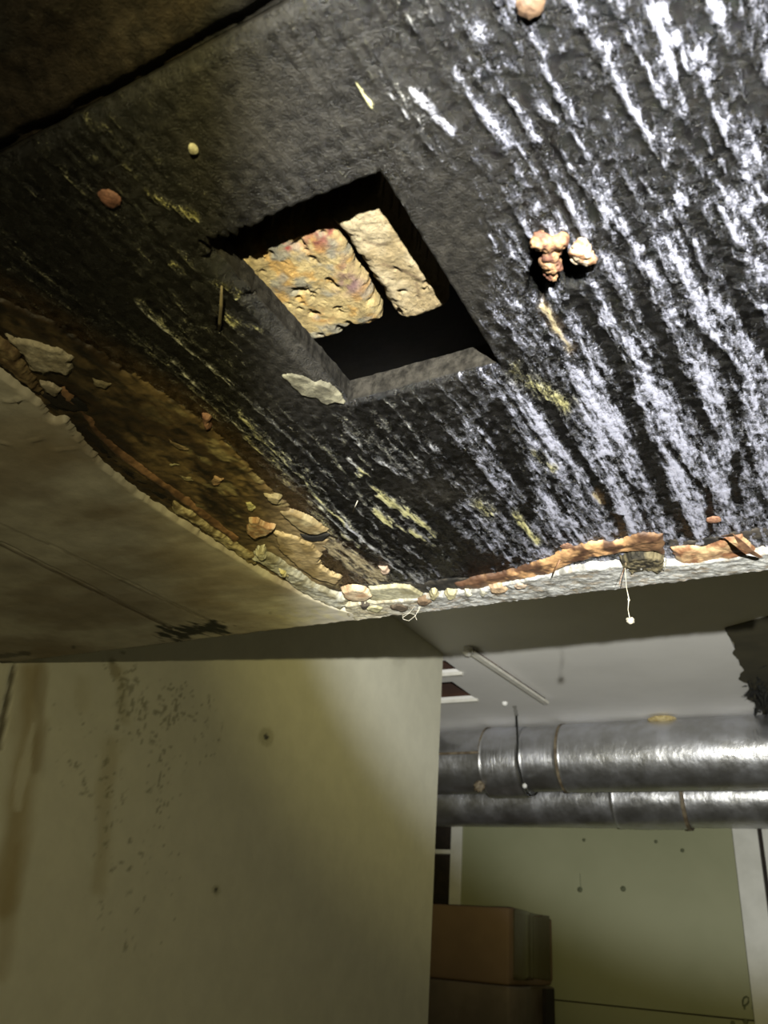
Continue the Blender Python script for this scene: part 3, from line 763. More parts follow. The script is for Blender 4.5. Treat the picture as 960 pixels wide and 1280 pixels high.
def z_plaster(X, Y, d):
    P = np.stack([X, Y, np.full(X.shape, H)], -1); u, v = to_px(P)
    w = .0016 * (fbm(X * 8 + .7 * Y * 10, Y * 34, 330) - .5) + .0022 * (fbm(X * 12, Y * 12, 331) - .5)
    wu = 4 * (fbm(X * 40, Y * 40, 322) - .5)
    for a, b, ww, k in [((0, 679), (215, 786), 2.6, .0022), ((60, 680), (280, 784), 1.8, .0010)]:
        dd, _ = seg_dist(u + wu, v + wu, *a, *b); w = w + k * sstep(ww, ww * .2, dd)
    for pts, k in [([(5, 502), (22, 499), (36, 497), (46, 507)], -.0016), ([(38, 553), (52, 546)], -.0014), ([(60, 520), (84, 520)], -.001), ([(262, 680), (300, 700), (340, 712)], -.0008), ([(0, 552), (12, 555)], -.001),
                   ([(70, 563), (98, 560)], -.0008), ([(280, 660), (330, 690), (380, 720)], -.0006)]:
        for a, b in zip(pts[:-1], pts[1:]):
            dd, _ = seg_dist(u, v, *a, *b); w = w + k * sstep(2.4, .4, dd)
    return w * sstep(0, .01, d)
crust('plaster', P_TOP + [(446, edge_line(446)), (200, edge_line(200)), (0, edge_line(0)), (-60, edge_line(-60)), (-900, edge_line(-900))],
      H + .010, .010, M['plaster'], col_plaster, st=.0025, jag=.0016, edge=.0025, bump=.0001, seed=2, zfun=z_plaster, label='pale stained plaster with cracked tape joint')

# rolled paper ridge and dark gap along the plaster's torn edge
def strip_poly(pts, w0, w1):
    up = []; dn = []
    n = len(pts)
    for i, (x, y) in enumerate(pts):
        a = pts[max(0, i - 1)]; b = pts[min(n - 1, i + 1)]
        dx, dy = b[0] - a[0], b[1] - a[1]; L = math.hypot(dx, dy); nx, ny = -dy / L, dx / L
        w = w0 + (w1 - w0) * i / (n - 1)
        up.append((x - nx * w, y - ny * w)); dn.append((x + nx * w, y + ny * w))
    return up + dn[::-1]
crust('dark_gap', strip_poly([(52, 500), (80, 512), (108, 540), (140, 575), (180, 605), (222, 634)], 5, 3), HB - .0015, .0006, M['crust'], two((.008, .006, .004), (.03, .02, .012), 90, 3), jag=.001, edge=.002, bump=.0003, seed=3, label='black gap under the torn paper')
crust('paper_ridge', strip_poly([(76, 488), (100, 512), (125, 545), (150, 568), (188, 596), (226, 622), (262, 650), (296, 676)], 5, 5), HB - .001, .0036, M['paper'], two((.13, .07, .035), (.36, .20, .10), 60, 4), jag=.0030, edge=.006, fine=70, bump=.0014, seed=4, label='rolled orange-brown paper ridge')
crust('torn_paper_edge', strip_poly([(215, 632), (245, 650), (275, 672), (305, 692), (322, 702)], 5, 6), HB - .001, .0050, M['crust'], two((.22, .16, .07), (.66, .56, .32), 150, 5), jag=.004, edge=.004, fine=110, bump=.0020, seed=5, label='frayed tan paper edge')
crust('torn_paper_edge', strip_poly([(318, 690), (345, 706), (372, 726), (400, 742), (432, 758)], 8, 9), HB - .001, .0062, M['crust'], two((.40, .36, .24), (.80, .78, .66), 100, 6), jag=.0035, edge=.005, fine=90, bump=.0018, seed=6, label='pale crumbling plaster edge')
# corner flaps at the far left
crust('paint_flake', [(8, 422), (40, 430), (78, 438), (88, 450), (84, 470), (70, 464), (55, 468), (38, 462), (28, 442)], HB - .003, .0024, M['crust'], two((.50, .43, .30), (.70, .62, .46), 120, 7), st=.0012, jag=.0035, edge=.002, bump=.0010, seed=7, label='cream torn paint flake on brown paper')
crust('brown_crumble', [(-40, 402), (0, 424), (24, 440), (40, 470), (58, 500), (30, 482), (0, 456), (-40, 432)], HB - .002, .006, M['crust'], two((.16, .10, .045), (.36, .26, .13), 170, 8), st=.0014, jag=.003, edge=.004, bump=.0018, seed=8, label='brown crumbling plaster at the left frame edge')
crust('dark_gap', [(50, 494), (76, 490), (98, 502), (112, 515), (92, 514), (70, 510)], HB - .003, .0008, M['crust'], two((.008, .006, .004), (.025, .018, .012), 90, 9), jag=.002, edge=.002, bump=.0004, seed=9)
crust('paint_flake', [(48, 478), (62, 480), (74, 488), (70, 496), (58, 490)], HB - .004, .0016, M['crust'], two((.40, .34, .24), (.58, .50, .38), 120, 10), st=.001, jag=.002, edge=.001, bump=.0008, seed=10)
# chips on the band
for i, (pl, c1, c2, th) in enumerate([
    ([(112, 470), (124, 476), (140, 480), (134, 487), (118, 482)], (.20, .16, .09), (.30, .25, .15), .0030),
    ([(306, 628), (314, 627), (320, 634), (317, 640), (309, 637)], (.62, .56, .26), (.80, .74, .40), .0030),
    ([(310, 650), (322, 648), (332, 655), (346, 657), (340, 663), (330, 668), (318, 672), (308, 664)], (.50, .28, .14), (.78, .58, .36), .0070),
    ([(262, 600), (268, 594), (276, 598), (282, 596), (274, 606), (266, 607)], (.36, .22, .12), (.50, .34, .20), .003),
    ([(210, 580), (220, 577), (226, 581), (214, 583)], (.40, .36, .20), (.56, .50, .30), .002),
    ([(222, 592), (240, 597), (244, 602), (230, 600)], (.34, .28, .14), (.46, .38, .22), .002),
    ([(252, 520), (262, 522), (264, 538), (254, 536)], (.22, .10, .07), (.36, .19, .13), .004),
    ([(320, 690), (330, 684), (334, 694), (326, 700)], (.60, .54, .36), (.84, .80, .60), .009),
    ([(328, 618), (342, 618), (351, 622), (350, 630), (338, 628)], (.30, .24, .12), (.44, .36, .20), .004),
    ([(474, 710), (484, 710), (487, 717), (478, 719)], (.46, .32, .22), (.62, .46, .34), .003),
    ([(346, 708), (358, 712), (362, 720), (352, 716)], (.62, .54, .22), (.84, .76, .44), .010),
    ([(208, 545), (222, 553), (236, 562), (224, 562), (212, 553)], (.20, .14, .07), (.28, .20, .11), .0025),
]):
    crust('paint_chip', pl, HB - .001, th, M['crust'], two(c1, c2, 160, 20 + i), st=.0009, jag=.0018, edge=.002, bump=.0008, seed=20 + i)
# lifted paper flap with its black underside gap
crust('dark_gap', [(374, 668), (388, 672), (402, 669), (412, 668), (404, 676), (390, 677), (380, 674)], HB - .0035, .0006, M['crust'], two((.004, .003, .002), (.012, .01, .006), 90, 12), jag=.001, edge=.001, bump=.0002, seed=12, st=.001)
crust('lifted_flap', [(348, 640), (366, 640), (390, 650), (410, 664), (398, 668), (384, 667), (370, 660)], HB - .002, .0035, M['paper'], two((.26, .19, .09), (.44, .36, .20), 60, 13), jag=.001, edge=.003, bump=.0007, seed=13, st=.0012, label='lifted brown paper flap')
crust('lifted_flap', [(340, 664), (372, 672), (394, 684), (402, 694), (398, 706), (412, 716), (428, 722), (420, 730), (396, 724), (372, 708), (350, 688)], HB - .002, .0030, M['paper'], two((.32, .23, .10), (.50, .38, .20), 50, 14), jag=.0028, edge=.002, bump=.0008, seed=14, st=.0012, label='tan peeling paper flap near the corner')
# pale chip left of the cut-out
crust('paint_chip', [(352, 470), (364, 466), (384, 472), (398, 480), (412, 482), (424, 494), (432, 506), (420, 504), (408, 508), (396, 500), (376, 494), (362, 482)], HB + .0005, .0022, M['crust'], two((.11, .10, .065), (.27, .25, .17), 90, 15), st=.001, jag=.0022, edge=.002, bump=.0006, seed=15, label='pale grey paint chip beside the cut-out')

# far edge strip: plaster remains, brown paper ribbons
def E_(x, dy=0): return (x, edge_line(x) + dy)
def col_white(X, Y, u, v, d):
    c = lerp((.30, .29, .26), (.62, .62, .60), sstep(.3, .6, fbm(X * 90, Y * 120, 340)))
    m = sstep(560, 450, u) * .65
    c = c * (1 - m)[..., None] + lerp((.60, .50, .26), (.80, .72, .48), sstep(.3, .6, fbm(X * 110, Y * 80, 341))) * m[..., None]
    m = .5 * sstep(.60, .70, fbm(X * 120, Y * 200, 342))
    c = c * (1 - m)[..., None] + np.array([.34, .24, .13]) * m[..., None]
    return c
crust('plaster', [(430, 752), (470, 747), (520, 744), (560, 738), (600, 732), (640, 722), (680, 714), (740, 704), (800, 700), (860, 699), (900, 694), (960, 684), (1100, 665), E_(1100), E_(960), E_(800), E_(640), E_(440), (432, 765)],
      H + .011, .011, M['crust'], col_white, st=.0011, jag=.0022, edge=.003, bump=.0017, seed=30, minz=H - .0025, label='white crumbled plaster strip along the far edge')
crust('dark_slot', [(428, 733), (470, 729), (520, 728), (560, 724), (590, 722), (640, 712), (630, 724), (590, 736), (560, 742), (520, 746), (470, 741), (436, 741)], HB, .0015, M['crust'], two((.012, .011, .009), (.07, .06, .045), 120, 31), jag=.0015, edge=.002, bump=.0007, seed=31, label='dark rotten slot above the plaster strip')
crust('paint_flake', [(461, 735), (490, 732), (512, 733), (530, 744), (522, 750), (500, 753), (478, 751), (462, 749)], HB - .002, .0035, M['crust'], two((.42, .38, .22), (.66, .62, .42), 70, 32), st=.001, jag=.0015, edge=.002, bump=.0006, seed=32, label='long olive-cream flake on the plaster strip')
crust('paint_flake', [(426, 738), (440, 734), (456, 736), (466, 744), (458, 750), (440, 750), (430, 746)], HB - .002, .0055, M['crust'], two((.66, .42, .24), (.84, .66, .44), 90, 33), st=.001, jag=.0015, edge=.003, bump=.0007, seed=33, label='peach flake at the corner of the bulkhead')
crust('paper_ribbon', [(566, 730), (606, 721), (634, 716), (660, 707), (685, 699), (707, 688), (738, 679), (779, 676), (800, 668), (829, 669), (832, 697), (816, 689), (779, 690), (741, 698), (713, 706), (691, 717), (664, 724), (640, 729), (600, 737), (575, 738)],
      HB - .001, .0042, M['paper'], lambda X, Y, u, v, d: lerp((.10, .05, .028), (.62, .36, .17), sstep(.36, .62, fbm(X * 85, Y * 85, 345)) * (1 - .75 * sstep(770, 800, u)) * sstep(570, 680, u)),
      st=.0011, jag=.0018, edge=.006, fine=90, bump=.0014, seed=34, label='orange-brown peeling paper ribbon along the far edge')
crust('paper_ribbon', [(838, 686), (860, 683), (880, 686), (894, 679), (910, 672), (928, 670), (940, 684), (956, 696), (975, 690), (975, 700), (930, 702), (905, 701), (884, 706), (866, 709), (846, 706)],
      HB - .001, .0046, M['paper'], lambda X, Y, u, v, d: lerp((.26, .12, .06), (.66, .44, .24), sstep(.36, .62, fbm(X * 90, Y * 90, 346))),
      st=.0011, jag=.0022, edge=.006, fine=90, bump=.0016, seed=35, label='orange-brown peeling paper ribbon at the right')
crust('dark_plank_edge', [(834, 672), (868, 676), (900, 669), (930, 663), (975, 656), (975, 671), (940, 675), (905, 678), (870, 685), (838, 690)], HB, .0012, M['crust'], two((.020, .018, .016), (.10, .085, .07), 60, 36), jag=.0008, edge=.002, bump=.0008, seed=36, label='grey-black splintered plank edge')
crust('mossy_knot', [(776, 700), (790, 693), (812, 692), (828, 697), (834, 706), (824, 714), (806, 710), (790, 714), (778, 710)], HB - .002, .0075, M['crust'], two((.02, .016, .008), (.20, .165, .09), 230, 37), st=.0009, jag=.0025, edge=.003, bump=.0025, seed=37, label='dark mossy knot in the plaster strip')
for i, (cx, cy, rx, ry, c) in enumerate([(563, 744, 9, 5, (.80, .72, .44)), (585, 742, 6, 4, (.84, .80, .62)), (604, 741, 6, 4, (.80, .76, .60)), (543, 745, 6, 6, (.76, .68, .40)), (622, 736, 14, 5, (.74, .52, .32)), (650, 731, 10, 4, (.80, .62, .46)),
                                        (500, 758, 12, 5, (.16, .12, .08)), (456, 757, 8, 4, (.10, .08, .06)), (782, 705, 4, 5, (.66, .50, .30)), (470, 760, 12, 4, (.78, .72, .42)), (830, 708, 4, 6, (.62, .60, .52)), (530, 752, 12, 4, (.30, .20, .12))]):
    pl = [(cx + rx * math.cos(a) * random.uniform(.75, 1.2), cy + ry * math.sin(a) * random.uniform(.75, 1.2)) for a in np.linspace(0, 2 * math.pi, 10)[:-1]]
    crust('plaster_crumb', pl, H + .003, .0052, M['crust'], two(tuple(np.array(c) * .7), c, 200, 50 + i), st=.0008, jag=.0012, edge=.003, bump=.0008, seed=50 + i)

# ============================================================ THINGS
# two rubble blocks lying on the board above the cut-out
def block(name, poly, z0, z1, colf, seed, label, cat, rough, group=None):
    st = .0012
    xa = np.array(poly)
    xs = np.arange(xa[:, 0].min() - .004, xa[:, 0].max() + .004, st); ys = np.arange(xa[:, 1].min() - .004, xa[:, 1].max() + .004, st)
    X, Y = np.meshgrid(xs, ys, indexing='ij')
    d = poly_sd(X, Y, poly) + .0028 * (fbm(X * 130, Y * 130, 400 + seed, 4) - .5) * 2
    n = fbm(X * 70, Y * 70, 410 + seed, 5, .62) - .5; n2 = fbm(X * 300, Y * 300, 420 + seed, 4, .6) - .5
    pts = fbm(X * 110, Y * 110, 430 + seed, 4, .6)
    edge = .009
    prof = 1 - np.sqrt(np.clip(1 - (1 - np.clip(d / edge, 0, 1)) ** 2, 0, 1))
    Z = z0 + .0005 + .010 * prof + rough * (n + .5 - .25) + .0012 * n2 + .003 * sstep(.62, .72, pts)
    Z = np.maximum(Z, z0)
    P = np.stack([X, Y, Z], -1); u, v = to_px(P)
    col = colf(X, Y, u, v, n, n2)
    ni, nj = X.shape; idx = np.arange(ni * nj).reshape(ni, nj)
    keep = np.minimum.reduce([d[:-1, :-1], d[1:, :-1], d[1:, 1:], d[:-1, 1:]]) > 0
    q = np.stack([idx[:-1, :-1], idx[:-1, 1:], idx[1:, 1:], idx[1:, :-1]], -1)[keep]
    e = {}
    for f in q.tolist():
        for a, b in zip(f, f[1:] + f[:1]):
            k = (a, b) if a < b else (b, a); e[k] = None if k in e else (a, b)
    V = P.reshape(-1, 3); C = col.reshape(-1, 3); nb = len(V); mp = {}; nV = []; nC = []; ex = []
    def colv(i):
        if i not in mp:
            mp[i] = nb + len(nV)
            for k in range(1, 7):
                t = k / 6; x, y, z = V[i]
                j = .002 * (fbm(np.array(x * 200 + k * 3), np.array(y * 200), 440 + seed) - .5)
                nV.append((x + j, y + j, z + (z1 - z) * t)); nC.append(C[i] * .9)
        return mp[i]
    top = []
    for k, ab in e.items():
        if ab is None: continue
        a, b = ab; ca, cb = colv(a), colv(b); ex.append([b, a, ca, cb])
        for i in range(5): ex.append([cb + i, ca + i, ca + i + 1, cb + i + 1])
    # lid
    cV = np.array([xa[:, 0].mean(), xa[:, 1].mean(), z1 + .004]); ci = nb + len(nV)
    nV.append(tuple(cV)); nC.append(C[0])
    for k, ab in e.items():
        if ab is None: continue
        a, b = ab; ex.append([colv(b) + 5, colv(a) + 5, ci, ci])
    ex = [f if f[2] != f[3] else f[:3] for f in ex]
    V2 = np.vstack([V, nV]); C2 = np.vstack([C, nC])
    used = np.zeros(len(V2), bool); used[q.ravel()] = True
    for f in ex: used[f] = True
    rm = (np.cumsum(used) - 1)
    Fs = [[int(rm[i]) for i in f] for f in q.tolist() + ex]
    o = from_arrays(name, V2[used], Fs, M['rock'], None, attrs={'Col': C2[used]})
    return tag(o, label, cat, group)
def c_rust(X, Y, u, v, n, n2):
    a = fbm(X * 75, Y * 75, 450, 4, .6)
    c = lerp((.34, .25, .11), (.66, .50, .22), sstep(.3, .6, a))
    m = sstep(.52, .66, fbm(X * 110, Y * 110, 451)); c = c * (1 - m)[..., None] + np.array([.66, .40, .12]) * m[..., None]
    m = sstep(.55, .70, fbm(X * 95, Y * 95, 452)) * .7; c = c * (1 - m)[..., None] + np.array([.30, .30, .25]) * m[..., None]
    for (cx, cy, rx, ry, cc, k) in [(357, 309, 7, 5, (.42, .03, .02), .9), (395, 300, 22, 14, (.36, .10, .07), .75), (412, 290, 8, 10, (.34, .08, .06), .8), (440, 355, 16, 14, (.24, .12, .17), .65), (405, 395, 14, 8, (.62, .30, .08), .6), (430, 340, 10, 20, (.28, .15, .12), .6)]:
        m = k * np.exp(-((u - cx) / rx) ** 2 - ((v - cy) / ry) ** 2) * sstep(.3, .55, fbm(X * 220, Y * 220, 453)); m = np.clip(m * 1.3, 0, 1)
        c = c * (1 - m)[..., None] + np.array(cc) * m[..., None]
    return c
def c_tan(X, Y, u, v, n, n2):
    a = fbm(X * 60, Y * 60, 460, 4, .6); c = lerp((.50, .38, .20), (.70, .57, .35), sstep(.3, .65, a))
    m = np.zeros(u.shape); w = 4 * (fbm(X * 120, Y * 120, 461) - .5)
    for pts in ([(455, 300), (470, 306), (482, 305)], [(478, 330), (498, 336), (518, 345), (548, 360)], [(520, 352), (524, 372)]):
        for p, q in zip(pts[:-1], pts[1:]): m = np.maximum(m, .6 * sstep(2.4, .6, seg_dist(u + w, v + w, *p, *q)[0]))
    return c * (1 - m)[..., None] + np.array([.16, .09, .05]) * m[..., None]
def z38(p): return tuple(on_z(p, HT + .003)[:2])
block('rubble_block', [(HX0 - .035, .284), (-.262, .279), (-.240, .281), z38((412, 279)), z38((424, 300)), z38((452, 345)), z38((468, 372)), z38((480, 402)), z38((462, 410)), z38((440, 412)), z38((420, 424)), z38((395, 428)), (HX0 - .035, .385)],
      HT + .0005, HT + .045, c_rust, 1, 'rust-stained yellow and orange rubble block, left one in the square cut-out', 'rubble block', .0032, None)
block('rubble_block', [z38((413, 279)), z38((440, 262)), z38((470, 247)), z38((484, 258)), z38((505, 292)), z38((530, 330)), z38((556, 368)), z38((560, 384)), z38((540, 394)), z38((512, 402)), z38((496, 398)), z38((484, 378)), z38((462, 345)), z38((440, 312)), z38((424, 288))],
      HT + .0005, HT + .05, c_tan, 2, 'plain sandy tan rubble block, right one in the square cut-out', 'rubble block', .0045, None)

# rust lumps (corroded fixings) hanging from the board
def lump(name, pts, rads, mat, colf, label, cat, seed, zs=None, group=None, parts=None, flat=.8):
    """union of noisy spheres grown along a path on the board; returns one mesh"""
    bm = bmesh.new()
    for (p, r) in zip(pts, rads):
        c = on_z(p, HB - r * .35)
        bmesh.ops.create_icosphere(bm, subdivisions=4, radius=r, matrix=Matrix.Translation(Vector(c)))
    me = bpy.data.meshes.new(name)
    bmesh.ops.translate(bm, verts=bm.verts, vec=(0, 0, ZC))
    bm.to_mesh(me); bm.free()
    o = link_mesh(name, me, None, None)
    rm = o.modifiers.new('r', 'REMESH'); rm.mode = 'VOXEL'; rm.voxel_size = .0007
    dg = bpy.context.evaluated_depsgraph_get(); ev = o.evaluated_get(dg); m2 = bpy.data.meshes.new_from_object(ev)
    o.modifiers.clear(); o.data = m2
    n = len(m2.vertices); co = np.empty(n * 3); m2.vertices.foreach_get('co', co); co = co.reshape(-1, 3)
    no = np.empty(n * 3); m2.vertex_normals.foreach_get('vector', no); no = no.reshape(-1, 3)
    X, Y, Z = co[:, 0], co[:, 1], co[:, 2] - ZC
    d = (fbm(X * 120 + Z * 90, Y * 120 - Z * 100, seed, 4, .6) - .5) * .007 + (fbm(X * 600, Y * 600 + Z * 500, seed + 5, 3) - .5) * .0016
    co = co + no * d[:, None]
    m2.vertices.foreach_set('co', co.ravel())
    at = m2.attributes.new('Col', 'FLOAT_COLOR', 'POINT'); C = colf(X, Y, Z); buf = np.ones((n, 4)); buf[:, :3] = C; at.data.foreach_set('color', buf.ravel())
    m2.materials.append(mat); m2.polygons.foreach_set('use_smooth', np.ones(len(m2.polygons), bool)); m2.update()
    return tag(o, label, cat, group)
def two3(c1, c2, sc, seed):
    return lambda X, Y, Z: lerp(c1, c2, sstep(.35, .62, fbm(X * sc + Z * sc, Y * sc, seed, 4)))
lump('rust_lump', [(676, 301), (686, 303), (697, 301), (690, 314), (687, 327), (693, 332), (690, 342)], [.0058, .0060, .0056, .0056, .0052, .0052, .0046], M['rust'],
     two3((.22, .09, .055), (.62, .36, .18), 200, 500), 'long pinkish-orange rust lump over a black pit, left of the pair', 'rust lump', 500)
lump('rust_lump', [(727, 315), (733, 320), (721, 322), (726, 306)], [.0058, .0052, .0040, .0040], M['rust'],
     two3((.52, .26, .13), (.82, .68, .50), 240, 510), 'round cream-rimmed orange rust lump, right of the pair', 'rust lump', 510)
def head(px, r, c1, c2, label, cat='nail', sq=.35, z=HB, parts=True):
    c = on_z(px, z)
    root = empty('nail', (c[0], c[1], z)); tag(root, label, cat)
    bm = bmesh.new(); bmesh.ops.create_icosphere(bm, subdivisions=4, radius=r, matrix=Matrix.Translation((c[0], c[1], z - .0012)) @ Matrix.Scale(sq, 4, (0, 0, 1)))
    for v in bm.verts:
        q = v.co; k = 1 + .25 * (float(vnoise(q.x * 400, q.y * 400, 8)) - .5) + .12 * (float(vnoise(q.x * 1100, q.y * 1100, 9)) - .5)
        v.co = Vector((c[0] + (q.x - c[0]) * k, c[1] + (q.y - c[1]) * k, z - .0012 + (q.z - z + .0012) * k))
    bm_obj('nail_head', bm, simple('rusty_nail', tuple(x * .30 for x in c1), tuple(x * .42 for x in c2), 300, .7, .0006), root, True)
    bm = bmesh.new(); bmesh.ops.create_cone(bm, segments=10, radius1=.0016, radius2=.0016, depth=.03, cap_ends=True, matrix=Matrix.Translation((c[0], c[1], z + .013)))
    bm_obj('shank', bm, M['bent'], root)
head((138, 246), .0062, (.20, .075, .05), (.30, .13, .09), 'flat dull red round nail head in the dark left of the board')
head((663, 4), .0060, (.16, .08, .04), (.30, .18, .10), 'orange-brown domed nail head at the top frame edge', sq=.6)
head((242, 184), .0028, (.40, .36, .24), (.60, .56, .42), 'tiny pale nail head above the cut-out on grey board', sq=.9)
head((892, 648), .0062, (.34, .14, .08), (.50, .26, .15), 'small orange rust spot nail head above the right ribbon', sq=.3)
head((708, 681), .0058, (.28, .13, .08), (.44, .24, .15), 'small brown nail head just above the long orange ribbon', sq=.3)

# hanging splinter left of the cut-out
a = on_z((274, 412), HB); b = on_z((277, 358), HB - .012)
m_ = (a + b) / 2 + np.array([.0006, 0, -.001])
tag(tube('splinter', [a, a * .6 + m_ * .4, m_, b], [.0010, .0013, .0012, .0007], M['twig']), 'thin dry splinter sticking out left of the cut-out', 'splinter')
# small upright splinter in the lower left streaks
a = on_z((441, 640), HB); b = on_z((447, 626), HB - .008)
tag(tube('splinter', [a, b], [.0006, .0004], M['fiber']), 'very short pale splinter in the lower left streaks', 'splinter')

# thread with a crumb
def at_depth(p, ref, k=1.0):
    r = ray(p); return r * (np.linalg.norm(ref) * k / np.linalg.norm(r))
ref = on_z((781, 709), H)
th = empty('hanging_thread', ref); tag(th, 'thin pale thread hanging from the mossy knot with a white crumb', 'thread')
pts = [(781, 707), (782, 720), (783, 734), (786, 748), (785, 762), (787, 772)]
zz = np.linspace(0, -.062, len(pts))
def hang(pts, ref):
    """points on the vertical plane through ref that faces the camera"""
    nrm = np.array([ref[0], ref[1], 0.]); k = nrm @ ref
    return [ray(p) * (k / (nrm @ ray(p))) for p in pts]
q = hang(pts, ref)
tube('strand', q, [.0005, .0004, .00035, .0006, .00035, .0005], M['fiber'], th)
q2 = hang([(781, 708), (777, 720), (774, 731)], ref)
tube('strand', q2, [.0004, .0003, .0002], M['bent'], th)
def blob(name, c, r, mat, parent, sx=1.0, seed=1):
    bm = bmesh.new(); bmesh.ops.create_icosphere(bm, subdivisions=3, radius=r, matrix=Matrix.Translation(Vector(c)))
    for v in bm.verts:
        d = v.co - Vector(c); k = 1 + .9 * (float(vnoise(v.co.x * 500 + seed, v.co.z * 500 + v.co.y * 300, seed)) - .5)
        v.co = Vector(c) + Vector((d.x * k * sx, d.y * k, d.z * k))
    return bm_obj(name, bm, mat, parent, True)
blob('crumb', hang([(788, 776)], ref)[0], .0032, M['fiber'], th, 1.3, 4)
blob('crumb', hang([(786, 750)], ref)[0], .0014, M['fiber'], th, .8)
# curled hair loops under the strip
ref2 = on_z((520, 758), H)
hr = empty('curled_fibres', ref2); tag(hr, 'fine curled hair-like fibres dangling under the plaster strip', 'fibres')
for pts in ([(527, 750), (524, 760), (519, 770), (511, 776), (504, 774), (503, 769), (510, 766), (518, 768), (521, 775)], [(519, 757), (512, 766), (503, 772)], [(527, 748), (526, 758), (522, 766)]):
    q = hang(pts, ref2); tube('strand', q, .00028, M['fiber'], hr, 5)
tube('strand', hang([(531, 746), (527, 752), (523, 761)], ref2), [.0011, .0012, .0006], M['fiber'], hr, 5)
tag(tube('fibre', [on_z((700, 700), H - .003), on_z((693, 714), H - .005), on_z((690, 722), H - .006)], [.0008, .0006, .0003], M['bent']), 'short dark fibre crossing the white strip below the long ribbon', 'fibre')
# bent strip (folded banding) at the right end
def bent_strip():
    pts = [(905, 671), (918, 669), (927, 680), (938, 690), (951, 697)]
    zs = [H + .001, H - .010, H - .011, H - .010, H - .006]
    V = []; Fs = []
    C = [on_z(p, z) for p, z in zip(pts, zs)]
    for i, c in enumerate(C):
        a = C[max(0, i - 1)]; b = C[min(len(C) - 1, i + 1)]; t = b - a; t /= np.linalg.norm(t)
        s = np.cross(t, [0, 0, 1.]); s /= np.linalg.norm(s); w = .0028 if i < 4 else .0016
        for k in (-1, 1):
            for h in (0, .0008): V.append(c + s * w * k + np.array([0, 0, h]))
    for i in range(len(C) - 1):
        a = 4 * i
        Fs += [[a, a + 4, a + 6, a + 2], [a + 1, a + 3, a + 7, a + 5], [a, a + 1, a + 5, a + 4], [a + 2, a + 6, a + 7, a + 3]]
    Fs += [[0, 2, 3, 1], [16, 17, 19, 18]]
    tag(from_arrays('bent_strip', V, Fs, M['bent'], None, smooth=False), 'bent dark strip folded over the right end of the plaster edge', 'metal strip')
bent_strip()

# ------------------------------------------------------------ far room
# ducts
def ring_mesh(x0, x1, cy, cz, r, nx, seed, wob=.0025, na=72, flare=0):
    V = []; Fs = []
    xs = np.linspace(x0, x1, nx); an = np.linspace(0, 2 * math.pi, na, endpoint=False)
    X, Aa = np.meshgrid(xs, an, indexing='ij')
    n = fbm(X * 9, np.cos(Aa) * 3 + np.sin(Aa) * 2 + 9, seed, 4) - .5
    n2 = fbm(X * 40, Aa * 6, seed + 3, 3) - .5
    endr = 1 - flare * (np.exp(-((X - x0) / .012) ** 2) + np.exp(-((X - x1) / .012) ** 2))
    R = r * endr + wob * 2 * n + wob * .8 * n2
    V = np.stack([X, cy + R * np.cos(Aa), cz + R * np.sin(Aa)], -1).reshape(-1, 3)
    for i in range(nx - 1):
        for k in range(na):
            a = i * na + k; b = i * na + (k + 1) % na; Fs.append([a, b, b + na, a + na])
    Fs.append([k for k in range(na)]); Fs.append([(nx - 1) * na + k for k in range(na)][::-1])
    return V, Fs
CY1, CZ1, R1 = 3.45, .752, .138
CY2, CZ2, R2 = 3.86, .662, .128
def xat(px, y, cy=None): return float(on_y(px, y)[0])
yf = CY1 - R1 * .9
d1 = empty('insulated_duct', (-1, CY1, CZ1 - R1)); tag(d1, 'upper nearer foil-wrapped duct with a wide sleeve, right under the ceiling', 'duct', 'foil-wrapped ducts')
def seg(parent, a, b, cy, cz, r, mat, seed, label=None, name='duct_section', **k):
    V, Fs = ring_mesh(a, b, cy, cz, r, max(6, int((b - a) / .012)), seed, **k)
    o = from_arrays(name, V, Fs, mat, parent)
    if label: o['label'] = label
xa = xat((600, 950), yf); xb = xat((648, 950), yf); xc = xat((694, 950), yf)
seg(d1, -3.2, xa + .004, CY1, CZ1 - .004, R1 - .004, M['foil'], 600)
seg(d1, xa, xb, CY1, CZ1 - .010, R1 + .009, M['sleeve'], 601, 'wider bright ribbed sleeve', 'sleeve', flare=.02, wob=.0015)
seg(d1, xb, xc, CY1, CZ1 - .001, R1 - .006, M['sleeve'], 602)
seg(d1, xc + .008, 1.6, CY1, CZ1, R1, M['foil'], 603)
for x, c in ((xa - .004, .008), (xc, .012)):
    seg(d1, x, x + c, CY1, CZ1, R1 + .0015, M['seam'], 604, None, 'seam_band')
# brown lengthwise seam left of the sleeve
pts = [(x, CY1 - (R1 + .002) * math.cos(.03), CZ1 - .004 + (R1 + .002) * math.sin(-.03) + .012) for x in np.linspace(-1.75, xa, 20)]
tube('lengthwise_seam', pts, .006, M['seam'], d1, 8)
c = np.array([xa - .01, CY1 - .10, CZ1 - R1 * .92]); blob('sealant_drip', c, .022, M['seam'], d1, 1.0, 3)
d2 = empty('insulated_duct', (-1, CY2, CZ2 - R2)); tag(d2, 'lower farther foil-wrapped duct with slanted seams, behind and below the upper duct', 'duct', 'foil-wrapped ducts')
yf2 = CY2 - R2 * .8
xe = xat((766, 1012), yf2); xf = xat((855, 1010), yf2)
seg(d2, -3.2, xe, CY2, CZ2, R2, M['foil'], 610)
seg(d2, xe, xf, CY2, CZ2 + .002, R2 + .006, M['foil'], 611, wob=.004)
seg(d2, xf, 1.6, CY2, CZ2 + .002, R2 - .001, M['foil'], 612)
seg(d2, xf - .008, xf + .008, CY2, CZ2, R2 + .009, M['seam'], 613, None, 'seam_band')
